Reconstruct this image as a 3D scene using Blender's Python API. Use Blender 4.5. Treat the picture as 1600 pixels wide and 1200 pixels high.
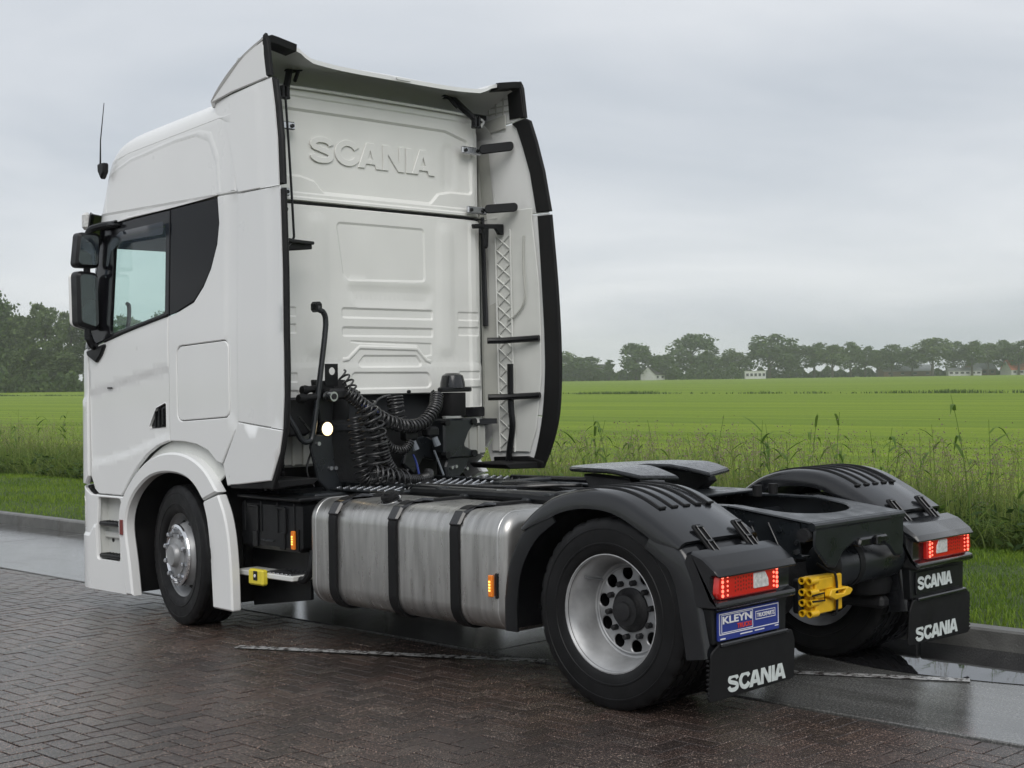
import bpy, bmesh, math, random
import numpy as np
from mathutils import Vector, Matrix
from mathutils.geometry import delaunay_2d_cdt
random.seed(7); rng = np.random.default_rng(7)
R = math.radians; PI = math.pi
for o in list(bpy.data.objects): bpy.data.objects.remove(o)
sc = bpy.context.scene
col = sc.collection

# ------------------------------------------------------------------ camera
# truck frame: X to the truck's right, Y forward, Z up, origin under the rear axle
YAW, PITCH, ROLL, FPX = .7892, -.0040, .0143, 2286.86
CAM = Vector((-6.8322, -4.8925, 1.6901))
fw = Vector((math.sin(YAW)*math.cos(PITCH), math.cos(YAW)*math.cos(PITCH), math.sin(PITCH)))
rt = Vector((math.cos(YAW), -math.sin(YAW), 0)); dn = -rt.cross(fw)
rt2 = rt*math.cos(ROLL)+dn*math.sin(ROLL); dn2 = -rt*math.sin(ROLL)+dn*math.cos(ROLL)
cd = bpy.data.cameras.new('camera'); cam = bpy.data.objects.new('camera', cd); col.objects.link(cam)
cam.matrix_world = Matrix(((rt2.x, -dn2.x, -fw.x, CAM.x), (rt2.y, -dn2.y, -fw.y, CAM.y), (rt2.z, -dn2.z, -fw.z, CAM.z), (0, 0, 0, 1)))
cd.sensor_width = 36; cd.lens = FPX/1600*36; cd.clip_end = 9000; cd.clip_start = .1
sc.camera = cam

# ------------------------------------------------------------------ sky, sun, exposure
SUN_EL, SUN_AZ = R(42), R(222)          # azimuth clockwise from +Y
wd = bpy.data.worlds.new('World'); sc.world = wd; wd.use_nodes = True
nt = wd.node_tree; nt.nodes.clear()
def N(t, **k):
    n = nt.nodes.new(t)
    for a, b in k.items(): setattr(n, a, b)
    return n
L = nt.links.new
out = N('ShaderNodeOutputWorld'); bg = N('ShaderNodeBackground'); bg.inputs['Strength'].default_value = .1
sky = N('ShaderNodeTexSky', sky_type='NISHITA', sun_disc=False); sky.sun_elevation = SUN_EL; sky.sun_rotation = SUN_AZ
tc = N('ShaderNodeTexCoord'); sep = N('ShaderNodeSeparateXYZ'); L(tc.outputs['Generated'], sep.inputs[0])
dz = N('ShaderNodeMath', operation='MAXIMUM'); L(sep.outputs['Z'], dz.inputs[0]); dz.inputs[1].default_value = 0
dz2 = N('ShaderNodeMath', operation='ADD'); L(dz.outputs[0], dz2.inputs[0]); dz2.inputs[1].default_value = .16
dv = N('ShaderNodeVectorMath', operation='DIVIDE'); cmb = N('ShaderNodeCombineXYZ')
for i in range(3): L(dz2.outputs[0], cmb.inputs[i])
L(tc.outputs['Generated'], dv.inputs[0]); L(cmb.outputs[0], dv.inputs[1])
n1 = N('ShaderNodeTexNoise'); n1.inputs['Scale'].default_value = .62; n1.inputs['Detail'].default_value = 5; n1.inputs['Roughness'].default_value = .52
n1.inputs['Distortion'].default_value = .5
L(dv.outputs[0], n1.inputs['Vector'])
cr = N('ShaderNodeValToRGB')
el = cr.color_ramp.elements; el[0].position = .34; el[0].color = (5.2, 5.6, 6.15, 1); el[1].position = .66; el[1].color = (7.8, 8.0, 8.3, 1)
L(n1.outputs['Fac'], cr.inputs[0])
mx = N('ShaderNodeMix', data_type='RGBA'); mx.inputs[0].default_value = .94
L(sky.outputs[0], mx.inputs[6]); L(cr.outputs[0], mx.inputs[7])
L(mx.outputs[2], bg.inputs['Color']); L(bg.outputs[0], out.inputs[0])
sd = bpy.data.lights.new('sun', 'SUN'); sd.energy = 1.5; sd.angle = R(40); sd.color = (1, .97, .93)
so = bpy.data.objects.new('sun', sd); col.objects.link(so)
sdir = Vector((math.sin(SUN_AZ)*math.cos(SUN_EL), math.cos(SUN_AZ)*math.cos(SUN_EL), math.sin(SUN_EL)))
so.rotation_euler = (-sdir).to_track_quat('-Z', 'Y').to_euler(); so.location = (0, 0, 40)
sc.view_settings.view_transform = 'Standard'; sc.view_settings.look = 'None'; sc.view_settings.exposure = 0.12
sc.view_settings.gamma = 1; sc.view_settings.use_curve_mapping = False
sc.cycles.max_bounces = 8; sc.cycles.transparent_max_bounces = 12; sc.cycles.use_denoising = True
sc.cycles.volume_bounces = 2; sc.cycles.caustics_reflective = False; sc.cycles.caustics_refractive = False

# ------------------------------------------------------------------ tagging
def tag(o, label=None, cat=None, group=None, kind=None):
    if label: o['label'] = label
    if cat: o['category'] = cat
    if group: o['group'] = group
    if kind: o['kind'] = kind
    return o
def empty(name, loc=(0, 0, 0), rz=0):
    o = bpy.data.objects.new(name, None); col.objects.link(o); o.location = loc; o.rotation_euler.z = rz
    o.empty_display_size = .2
    return o

# ------------------------------------------------------------------ mesh helpers
def mesh_np(name, verts, faces):
    """verts (N,3), faces (M,k) arrays -> mesh"""
    verts = np.asarray(verts, np.float32); faces = np.asarray(faces, np.int32); k = faces.shape[1]
    m = bpy.data.meshes.new(name); m.vertices.add(len(verts)); m.vertices.foreach_set('co', verts.ravel())
    m.loops.add(faces.size); m.loops.foreach_set('vertex_index', faces.ravel())
    m.polygons.add(len(faces)); m.polygons.foreach_set('loop_start', np.arange(0, faces.size, k, dtype=np.int32))
    m.update(calc_edges=True); return m
def link(name, me, mat=None, parent=None):
    o = bpy.data.objects.new(name, me); col.objects.link(o)
    if mat is not None and not me.materials: me.materials.append(mat)
    if parent is not None: o.parent = parent
    return o
class MB:
    def __init__(s): s.v = []; s.f = []
    def add(s, vs, fs):
        b = len(s.v); s.v += [tuple(p) for p in vs]; s.f += [tuple(i+b for i in f) for f in fs]; return s
    def box(s, c, d, bev=0., rot=None):
        hx, hy, hz = d[0]/2, d[1]/2, d[2]/2; b = min(bev, hx*.9, hy*.9, hz*.9)
        c = Vector(c)
        if b <= 0:
            vs = [Vector((x*hx, y*hy, z*hz)) for x in (-1, 1) for y in (-1, 1) for z in (-1, 1)]
            fs = [(0, 1, 3, 2), (4, 6, 7, 5), (0, 4, 5, 1), (2, 3, 7, 6), (0, 2, 6, 4), (1, 5, 7, 3)]
        else:
            vs = []; ix = {}
            for x in (-1, 1):
                for y in (-1, 1):
                    for z in (-1, 1):
                        for a in range(3):
                            ix[x, y, z, a] = len(vs)
                            vs.append(Vector((x*(hx-(b if a != 0 else 0)), y*(hy-(b if a != 1 else 0)), z*(hz-(b if a != 2 else 0)))))
            fs = []
            for q in (-1, 1):
                fs.append([ix[q, y, z, 0] for y, z in ((-1, -1), (1, -1), (1, 1), (-1, 1))])
                fs.append([ix[x, q, z, 1] for x, z in ((-1, -1), (1, -1), (1, 1), (-1, 1))])
                fs.append([ix[x, y, q, 2] for x, y in ((-1, -1), (1, -1), (1, 1), (-1, 1))])
            for p in (-1, 1):
                for q in (-1, 1):
                    fs.append([ix[p, q, -1, 0], ix[p, q, 1, 0], ix[p, q, 1, 1], ix[p, q, -1, 1]])
                    fs.append([ix[p, -1, q, 0], ix[p, 1, q, 0], ix[p, 1, q, 2], ix[p, -1, q, 2]])
                    fs.append([ix[-1, p, q, 1], ix[1, p, q, 1], ix[1, p, q, 2], ix[-1, p, q, 2]])
            for x in (-1, 1):
                for y in (-1, 1):
                    for z in (-1, 1): fs.append([ix[x, y, z, a] for a in range(3)])
        if rot is not None:
            m = rot if isinstance(rot, Matrix) else Matrix.Rotation(rot[0], 3, 'X') if False else rot
            vs = [m @ p for p in vs]
        return s.add([p+c for p in vs], fs)
    def rings(s, rr, closed=True, cap0=False, cap1=False):
        n = len(rr[0]); b = len(s.v)
        for r in rr: s.v += [tuple(p) for p in r]
        for i in range(len(rr)-1):
            for j in range(n if closed else n-1):
                k = (j+1) % n
                s.f.append((b+i*n+j, b+i*n+k, b+(i+1)*n+k, b+(i+1)*n+j))
        if cap0: s.f.append(tuple(b+j for j in reversed(range(n))))
        if cap1: s.f.append(tuple(b+(len(rr)-1)*n+j for j in range(n)))
        return s
    def tube(s, path, r, n=8, caps=True):
        P = [Vector(p) for p in path]; rr = []; up = None
        rad = r if hasattr(r, '__len__') else [r]*len(P)
        for i, p in enumerate(P):
            t = (P[min(i+1, len(P)-1)]-P[max(i-1, 0)]).normalized()
            if up is None:
                up = Vector((0, 0, 1)) if abs(t.z) < .9 else Vector((1, 0, 0))
            a = (up-t*up.dot(t)).normalized(); bb = t.cross(a); up = a
            rr.append([p+(a*math.cos(2*PI*k/n)+bb*math.sin(2*PI*k/n))*rad[i] for k in range(n)])
        return s.rings(rr, True, caps, caps)
    def cyl(s, p0, p1, r, n=20): return s.tube([p0, p1], r, n)
    def lathe(s, prof, c=(0, 0, 0), n=48, axis='X', mod=None):
        """prof: (radius, along axis)"""
        rr = []
        c = Vector(c)
        for i, (r, h) in enumerate(prof):
            ring = []
            for k in range(n):
                a = 2*PI*k/n; q = r if mod is None else mod(i, k, r)
                if axis == 'X': p = Vector((h, q*math.cos(a), q*math.sin(a)))
                elif axis == 'Y': p = Vector((q*math.cos(a), h, q*math.sin(a)))
                else: p = Vector((q*math.cos(a), q*math.sin(a), h))
                ring.append(p+c)
            rr.append(ring)
        return s.rings(rr)
    def prism(s, poly, o, u, v, w, d, bev=0.):
        """polygon (u,v) extruded by d along w from o"""
        o = Vector(o); u = Vector(u); v = Vector(v); w = Vector(w)
        def P(q, h): return [o+u*a+v*b+w*h for a, b in q]
        if bev > 0:
            i = inset(poly, bev); rr = [P(i, 0), P(poly, bev), P(poly, d-bev), P(i, d)]
        else: rr = [P(poly, 0), P(poly, d)]
        return s.rings(rr, True, True, True)
    def build(s, name, mat, parent=None, smooth=35, recalc=True):
        me = bpy.data.meshes.new(name); me.from_pydata(s.v, [], s.f)
        if recalc:
            bm = bmesh.new(); bm.from_mesh(me); bmesh.ops.recalc_face_normals(bm, faces=bm.faces); bm.to_mesh(me); bm.free()
        if smooth:
            me.polygons.foreach_set('use_smooth', [True]*len(me.polygons)); me.set_sharp_from_angle(angle=R(smooth))
        me.update()
        return link(name, me, mat, parent)
def area2(p): return sum(p[i][0]*p[(i+1) % len(p)][1]-p[(i+1) % len(p)][0]*p[i][1] for i in range(len(p)))
def inset(poly, d):
    q = [Vector(p) for p in poly]; n = len(q); sg = 1 if area2(poly) > 0 else -1; r = []
    for i in range(n):
        e0 = (q[i]-q[i-1]); e1 = (q[(i+1) % n]-q[i])
        if e0.length < 1e-9: e0 = e1
        if e1.length < 1e-9: e1 = e0
        e0 = e0.normalized(); e1 = e1.normalized()
        n0 = Vector((-e0.y, e0.x))*sg; n1 = Vector((-e1.y, e1.x))*sg
        m = n0+n1
        if m.length < 1e-6: m = n0
        m = m.normalized(); k = d/max(.35, m.dot(n0))
        r.append((q[i].x+m.x*k, q[i].y+m.y*k))
    return r
def rnd(poly, r=.03, n=5):
    """fillet corners; a vertex may carry its own radius as third value"""
    out = []; m = len(poly)
    for i in range(m):
        p = Vector(poly[i][:2]); rr = poly[i][2] if len(poly[i]) > 2 else r
        a = Vector(poly[i-1][:2])-p; b = Vector(poly[(i+1) % m][:2])-p
        la, lb = a.length, b.length; a.normalize(); b.normalize()
        cosv = max(-1, min(1, a.dot(b))); ang = math.acos(cosv)
        if rr <= 0 or ang > 3.05: out.append((p.x, p.y)); continue
        t = min(rr/math.tan(ang/2), la*.48, lb*.48); r2 = t*math.tan(ang/2)
        ctr = p+(a+b).normalized()*(r2/math.sin(ang/2))
        p0 = p+a*t-ctr; p1 = p+b*t-ctr
        a0 = math.atan2(p0.y, p0.x); a1 = math.atan2(p1.y, p1.x); da = (a1-a0+PI) % (2*PI)-PI
        for k in range(n+1): out.append((ctr.x+r2*math.cos(a0+da*k/n), ctr.y+r2*math.sin(a0+da*k/n)))
    return out
def curve_pts(pts, n=6):
    """Catmull-Rom through 2D/3D points"""
    P = [np.array(p, float) for p in pts]; P = [2*P[0]-P[1]]+P+[2*P[-1]-P[-2]]; out = []
    for i in range(1, len(P)-2):
        for k in range(n):
            t = k/n
            out.append(.5*((2*P[i])+(-P[i-1]+P[i+1])*t+(2*P[i-1]-5*P[i]+4*P[i+1]-P[i+2])*t*t+(-P[i-1]+3*P[i]-3*P[i+1]+P[i+2])*t**3))
    out.append(P[-2]); return [tuple(p) for p in out]
def rect(x0, x1, y0, y1): return [(x0, y0), (x1, y0), (x1, y1), (x0, y1)]
def circ(cx, cy, r, n=24, ry=None): return [(cx+r*math.cos(2*PI*k/n), cy+(ry or r)*math.sin(2*PI*k/n)) for k in range(n)]
def dens(poly, g):
    o = []; n = len(poly)
    for i in range(n):
        a = np.array(poly[i], float); b = np.array(poly[(i+1) % n], float); k = max(1, int(math.ceil(np.linalg.norm(b-a)/g)))
        for j in range(k): o.append(tuple(a+(b-a)*j/k))
    return o
def inside(P, poly):
    P = np.asarray(P); q = np.asarray(poly); x, y = P[:, 0], P[:, 1]; r = np.zeros(len(P), bool)
    for i in range(len(q)):
        x0, y0 = q[i-1]; x1, y1 = q[i]
        c = ((y0 > y) != (y1 > y))
        with np.errstate(divide='ignore', invalid='ignore'):
            xs = (x1-x0)*(y-y0)/(y1-y0)+x0
        r ^= c & (x < xs)
    return r
def sdist(P, poly):
    P = np.asarray(P, float); q = np.asarray(poly, float); d = np.full(len(P), 1e9)
    for i in range(len(q)):
        a = q[i-1]; e = q[i]-a; l2 = max(e@e, 1e-12); t = np.clip(((P-a)@e)/l2, 0, 1)
        d = np.minimum(d, np.hypot(*(P-a-t[:, None]*e).T))
    return np.where(inside(P, poly), d, -d)          # positive inside
def panel(name, outline, fn, thick, mat, parent, holes=(), emb=(), grid=.06, edge=.006, smooth=16, back=True):
    """sheet bent over a surface: fn(P(N,2)) -> points (N,3), normals (N,3).
    emb: (polygon, height, width of the slope) raised or sunk fields"""
    o = dens(outline, grid); hs = [dens(h, grid) for h in holes]
    A = inset(o, edge); HA = [inset(h, -edge) for h in hs]
    pts = list(A); edges = [(i, (i+1) % len(A)) for i in range(len(A))]; loops = [(0, len(A))]
    for h in HA:
        b = len(pts); pts += h; edges += [(b+i, b+(i+1) % len(h)) for i in range(len(h))]; loops.append((b, len(h)))
    for poly, hgt, w in emb:
        for s_ in (-w/2, w/2):
            l = dens(inset(poly, s_), grid); l2 = np.array(l); ok = sdist(l2, A) > edge*.5
            for h in HA: ok &= sdist(l2, h) < -edge*.5
            b = len(pts); idx = {}
            for i in range(len(l)):
                if ok[i]: idx[i] = len(pts); pts.append(l[i])
            for i in range(len(l)):
                j = (i+1) % len(l)
                if i in idx and j in idx: edges.append((idx[i], idx[j]))
    qa = np.array(A); x0, y0 = qa.min(0); x1, y1 = qa.max(0)
    gx, gy = np.meshgrid(np.arange(x0+grid*.37, x1, grid), np.arange(y0+grid*.41, y1, grid)); G = np.stack([gx.ravel(), gy.ravel()], 1)
    if len(G):
        ok = sdist(G, A) > grid*.35
        for h in HA: ok &= sdist(G, h) < -grid*.35
        pts += [tuple(p) for p in G[ok]]
    V, E_, F, ov, _, _ = delaunay_2d_cdt([Vector(p) for p in pts], edges, [], 0, 1e-7)
    first = {}
    for i, l in enumerate(ov):
        for k in l: first[k] = i
    P2 = np.array([(p.x, p.y) for p in V]); C = np.array([P2[list(f)].mean(0) for f in F])
    keep = inside(C, A)
    for h in HA: keep &= ~inside(C, h)
    F = [tuple(f) for f, k in zip(F, keep) if k]
    hgt = np.zeros(len(P2))
    for poly, hh, w in emb:
        t = np.clip(sdist(P2, poly)/w+.5, 0, 1); hgt += hh*t*t*(3-2*t)
    Ps, Ns = fn(P2); n = len(P2)
    vs = list(Ps+Ns*hgt[:, None]); fs = list(F)
    if back:
        vs += list(Ps+Ns*(-thick)); fs += [tuple(i+n for i in reversed(f)) for f in F]
    raw = [o]+hs
    for (b, l), poly in zip(loops, raw):
        q = np.array(poly); Pq, Nq = fn(q); nb = len(vs)
        vs += list(Pq-Nq*min(edge, thick*.45)); nc = len(vs); vs += list(Pq-Nq*(thick-min(edge, thick*.45) if back else thick))
        a = [first[b+i] for i in range(l)]
        for i in range(l):
            j = (i+1) % l
            fs.append((a[i], a[j], nb+j, nb+i)); fs.append((nb+i, nb+j, nc+j, nc+i))
            if back: fs.append((nc+i, nc+j, a[j]+n, a[i]+n))
    mb = MB(); mb.v = [tuple(p) for p in vs]; mb.f = fs
    return mb.build(name, mat, parent, smooth)
def planefn(o, u, v, w):
    o, u, v, w = [np.array(q, float) for q in (o, u, v, w)]
    def fn(P):
        P = np.asarray(P, float); return o+P[:, :1]*u+P[:, 1:]*v, np.tile(w, (len(P), 1))
    return fn
def text(name, body, mat, parent, o, u, v, w, width, height, depth=.003, bold=.0, shear=0., bev=0., spacing=1.):
    """lettering fitted into width x height, its lower left at o"""
    cu = bpy.data.curves.new(name, 'FONT'); cu.body = body; cu.extrude = .5; cu.offset = bold; cu.resolution_u = 3; cu.shear = shear; cu.space_character = spacing
    if bev: cu.bevel_depth = bev; cu.bevel_resolution = 1
    ob = bpy.data.objects.new('tmp', cu); col.objects.link(ob); dg = bpy.context.evaluated_depsgraph_get()
    me = bpy.data.meshes.new_from_object(ob.evaluated_get(dg)); bpy.data.objects.remove(ob); bpy.data.curves.remove(cu)
    co = np.zeros(len(me.vertices)*3, np.float32); me.vertices.foreach_get('co', co); co = co.reshape(-1, 3)
    mn, mxx = co.min(0), co.max(0); t = (co-mn)/np.maximum(mxx-mn, 1e-6)
    o, u, v, w = [np.array(q, np.float32) for q in (o, u, v, w)]
    P = o+t[:, :1]*width*u+t[:, 1:2]*height*v+t[:, 2:]*depth*w
    me.vertices.foreach_set('co', P.astype(np.float32).ravel()); me.materials.clear(); me.update()
    return link(name, me, mat, parent)
def stroke(pts, w):
    p = [Vector(q) for q in pts]; a = []; b = []
    for i in range(len(p)):
        t = (p[min(i+1, len(p)-1)]-p[max(i-1, 0)]).normalized(); nn = Vector((-t.y, t.x)); a.append(tuple(p[i]+nn*w)); b.append(tuple(p[i]-nn*w))
    return a+b[::-1]
def logo(name, mat, parent, o, u, v, w, width, height, depth, bev=0.):
    """heavy extended capitals of the maker's name"""
    ar = lambda cx, cy, rx, ry, a0, a1, n=9: [(cx+rx*math.cos(R(a0+(a1-a0)*k/n)), cy+ry*math.sin(R(a0+(a1-a0)*k/n))) for k in range(n+1)]
    S = stroke(curve_pts([(.87, .69), (.81, .80), (.66, .872), (.5, .885), (.33, .868), (.18, .79), (.145, .69), (.21, .60), (.38, .545), (.62, .475), (.79, .41), (.855, .31), (.82, .20), (.67, .13), (.5, .115), (.33, .128), (.18, .20), (.12, .31)], 3), .112)
    C = stroke(ar(.54, .5, .40, .385, 28, 332, 26), .122)
    A = [(0, 0), (.27, 0), (.325, .17), (.499, .17), (.499, .37), (.405, .37), (.5, .70), (.595, .37), (.501, .37), (.501, .17), (.675, .17), (.73, 0), (1, 0), (.66, 1), (.34, 1)]
    Nn = [(0, 0), (.25, 0), (.25, .62), (.70, 0), (1, 0), (1, 1), (.75, 1), (.75, .38), (.30, 1), (0, 1)]
    I = [(0, 0), (.27, 0), (.27, 1), (0, 1)]
    o, u, v, w = [Vector(q) for q in (o, u, v, w)]; x = 0.; items = []
    for poly, ww, gap in ((S, .98, .02), (C, 1.02, -.06), (A, 1.06, .0), (Nn, .95, .07), (I, .27, -.03), (A, 1.06, 0)):
        m = max(q[0] for q in poly); items.append(([(x+q[0]*ww/max(m, 1e-6) if poly is not I else x+q[0], q[1]) for q in poly])); x += ww+gap
    mb = MB()
    for q in items:
        q = [(a*width/x, b*height) for a, b in q]
        if area2(q) < 0: q = q[::-1]
        mb.prism(q, o, u, v, w, depth, bev)
    return mb.build(name, mat, parent, 20)
def copy_tree(o, parent=None):
    c = o.copy(); col.objects.link(c); c.parent = parent
    for ch in list(o.children): copy_tree(ch, c)
    return c

# ------------------------------------------------------------------ materials
def pm(name, c, rough=.5, metal=0., var=0., vs=6., rv=0., rvs=8., bump=0., bs=40., coat=0., spec=.5, emit=None, es=0., detail=4, stretch=None, cr=.06, attr=None):
    m = bpy.data.materials.new(name); m.use_nodes = True; t = m.node_tree; b = t.nodes['Principled BSDF']; l = t.links.new
    b.inputs['Base Color'].default_value = (*c, 1); b.inputs['Roughness'].default_value = rough; b.inputs['Metallic'].default_value = metal
    b.inputs['Coat Weight'].default_value = coat; b.inputs['Coat Roughness'].default_value = cr; b.inputs['Specular IOR Level'].default_value = spec
    co = t.nodes.new('ShaderNodeTexCoord'); vec = co.outputs['Object']
    if stretch:
        mp = t.nodes.new('ShaderNodeMapping'); mp.inputs['Scale'].default_value = stretch; l(vec, mp.inputs[0]); vec = mp.outputs[0]
    def noise(s):
        n = t.nodes.new('ShaderNodeTexNoise'); n.inputs['Scale'].default_value = s; n.inputs['Detail'].default_value = detail; l(vec, n.inputs['Vector']); return n.outputs['Fac']
    def rng_(src, a, b_):
        n = t.nodes.new('ShaderNodeMapRange'); n.inputs[1].default_value = .25; n.inputs[2].default_value = .75; n.inputs[3].default_value = a; n.inputs[4].default_value = b_
        l(src, n.inputs[0]); return n.outputs[0]
    if var or attr:
        h = t.nodes.new('ShaderNodeHueSaturation'); h.inputs['Color'].default_value = (*c, 1)
        src = rng_(noise(vs), 1-var, 1+var)
        if attr:
            a = t.nodes.new('ShaderNodeAttribute'); a.attribute_name = attr
            mu = t.nodes.new('ShaderNodeMath'); mu.operation = 'MULTIPLY'; l(src, mu.inputs[0]); l(a.outputs['Fac'], mu.inputs[1]); src = mu.outputs[0]
        l(src, h.inputs['Value']); l(h.outputs[0], b.inputs['Base Color'])
    if rv: l(rng_(noise(rvs), max(.02, rough-rv), min(1, rough+rv)), b.inputs['Roughness'])
    if bump:
        n = t.nodes.new('ShaderNodeBump'); n.inputs['Strength'].default_value = bump; n.inputs['Distance'].default_value = .01; l(noise(bs), n.inputs['Height']); l(n.outputs[0], b.inputs['Normal'])
    if emit: b.inputs['Emission Color'].default_value = (*emit, 1); b.inputs['Emission Strength'].default_value = es
    return m
M = {}
M['white'] = pm('white_paint', (.80, .808, .80), .32, coat=.6, var=.03, vs=1.2, rv=.06, rvs=3, bump=.012, bs=9, cr=.08)
M['white_wall'] = pm('white_rear_paint', (.82, .82, .785), .42, coat=.2, var=.05, vs=2.5, rv=.1, bump=.03, bs=5)
M['white_plastic'] = pm('white_plastic', (.68, .69, .66), .5, var=.06, vs=4)
M['grey_inner'] = pm('grey_inner_plastic', (.48, .485, .45), .6, var=.08, vs=4)
M['plastic'] = pm('black_plastic', (.0075, .008, .009), .40, var=.3, vs=6, rv=.14, rvs=9, bump=.03, bs=60, spec=.3)
M['wetplastic'] = pm('wet_black_plastic', (.008, .0085, .010), .2, var=.3, vs=5, rv=.07, rvs=7, coat=.3, cr=.08)
M['rubber'] = pm('black_rubber', (.0075, .0075, .008), .6, var=.25, vs=8, rv=.12, bump=.06, bs=120, spec=.28)
M['gloss'] = pm('black_gloss', (.008, .008, .010), .16, rv=.06, rvs=5, var=.2, vs=30, spec=.4)
M['frame'] = pm('dark_chassis_paint', (.012, .0145, .017), .32, var=.35, vs=7, rv=.12, rvs=10, bump=.03, bs=45)
M['castdark'] = pm('black_cast_iron', (.009, .009, .010), .55, var=.4, vs=12, rv=.15, bump=.3, bs=70)
M['steel'] = pm('bright_steel', (.55, .56, .58), .3, 1., var=.15, vs=20, rv=.1)
M['chrome'] = pm('polished_metal', (.75, .75, .76), .12, 1., rv=.08, rvs=10)
M['rim'] = pm('silver_rim_paint', (.36, .365, .37), .42, .35, var=.35, vs=7, rv=.14, rvs=6, bump=.06, bs=30)
M['rimedge'] = pm('worn_rim_edge', (.6, .6, .6), .35, .6, var=.5, vs=40)
M['grease'] = pm('wet_greasy_steel', (.035, .037, .04), .2, .5, var=.5, vs=25, rv=.12, rvs=30, bump=.15, bs=50)
M['yellow'] = pm('yellow_plastic', (.72, .43, .012), .42, var=.12, vs=18, rv=.1)
M['lemon'] = pm('lemon_plastic', (.75, .62, .05), .4, var=.08, vs=12)
M['blue'] = pm('blue_print', (.022, .04, .24), .35)
M['print_white'] = pm('white_print', (.8, .8, .8), .4)
M['print_red'] = pm('red_print', (.65, .05, .04), .4)
M['flapletter'] = pm('pale_letter_paint', (.62, .67, .65), .5, var=.12, vs=30)
M['redlens'] = pm('red_lens', (.42, .012, .010), .15, coat=.6, emit=(1, .03, .02), es=.10)
M['led'] = pm('red_led', (.6, .05, .04), .3, emit=(1, .16, .1), es=2.2)
M['clearlens'] = pm('clear_lens', (.6, .6, .58), .15, coat=.5, var=.3, vs=60)
M['amber'] = pm('amber_lens', (.7, .2, .02), .2, emit=(1, .22, .02), es=.12)
M['amberled'] = pm('amber_led', (1, .5, .1), .3, emit=(1, .62, .12), es=1.8)
M['darkred'] = pm('dark_red_lens', (.18, .02, .015), .2, coat=.5)
M['lamp_on'] = pm('lit_lamp_glass', (1, .9, .7), .3, emit=(1, .74, .40), es=2.2)
M['mirror'] = pm('mirror_glass', (.62, .68, .66), .03, 1.)
M['dash'] = pm('dark_interior', (.03, .032, .036), .7, var=.2)
M['seat'] = pm('grey_seat_fabric', (.12, .14, .17), .85, var=.2, vs=20)
M['blueseat'] = pm('blue_fabric', (.05, .13, .26), .8)
M['hose'] = pm('hose_rubber', (.02, .02, .021), .3, rv=.1, coat=.2)
M['cable'] = pm('blue_cable', (.03, .05, .22), .4)
M['plug'] = pm('grey_plug', (.16, .18, .20), .4)
def glass(name, tint, refl=.1, rough=.0):
    m = bpy.data.materials.new(name); m.use_nodes = True; t = m.node_tree; t.nodes.clear(); l = t.links.new
    o = t.nodes.new('ShaderNodeOutputMaterial'); mxs = t.nodes.new('ShaderNodeMixShader'); tr = t.nodes.new('ShaderNodeBsdfTransparent'); g = t.nodes.new('ShaderNodeBsdfGlossy')
    lw = t.nodes.new('ShaderNodeLayerWeight'); pw = t.nodes.new('ShaderNodeMath'); pw.operation = 'POWER'; pw.inputs[1].default_value = 4.; l(lw.outputs['Facing'], pw.inputs[0])
    f = t.nodes.new('ShaderNodeMapRange'); f.inputs[3].default_value = .04; f.inputs[4].default_value = .75; l(pw.outputs[0], f.inputs[0])
    tr.inputs[0].default_value = (*tint, 1); g.inputs['Roughness'].default_value = rough
    l(f.outputs[0], mxs.inputs[0]); l(tr.outputs[0], mxs.inputs[1]); l(g.outputs[0], mxs.inputs[2]); l(mxs.outputs[0], o.inputs[0]); return m
M['glass'] = glass('green_tinted_glass', (.90, .965, .95))
M['tintglass'] = pm('dark_tinted_glass', (.007, .007, .008), .08, rv=.03, bump=.01, bs=60, spec=.22)
M['visor'] = glass('smoked_visor', (.55, .6, .66), rough=.08)
# brushed tank: vertical streaks and dried dirt
M['tank'] = pm('brushed_aluminium', (.44, .435, .42), .33, .85, var=.28, vs=4., rv=.12, rvs=9, bump=.03, bs=20, stretch=(1, 5, .6))
M['tankband'] = pm('clean_aluminium', (.55, .55, .54), .36, .9, var=.1, vs=6, rv=.08)
# tyre with dusty wet wear
M['tyre'] = pm('tyre_rubber', (.0085, .0085, .009), .48, var=.4, vs=7, rv=.14, rvs=9, bump=.08, bs=90, spec=.22)

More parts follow.
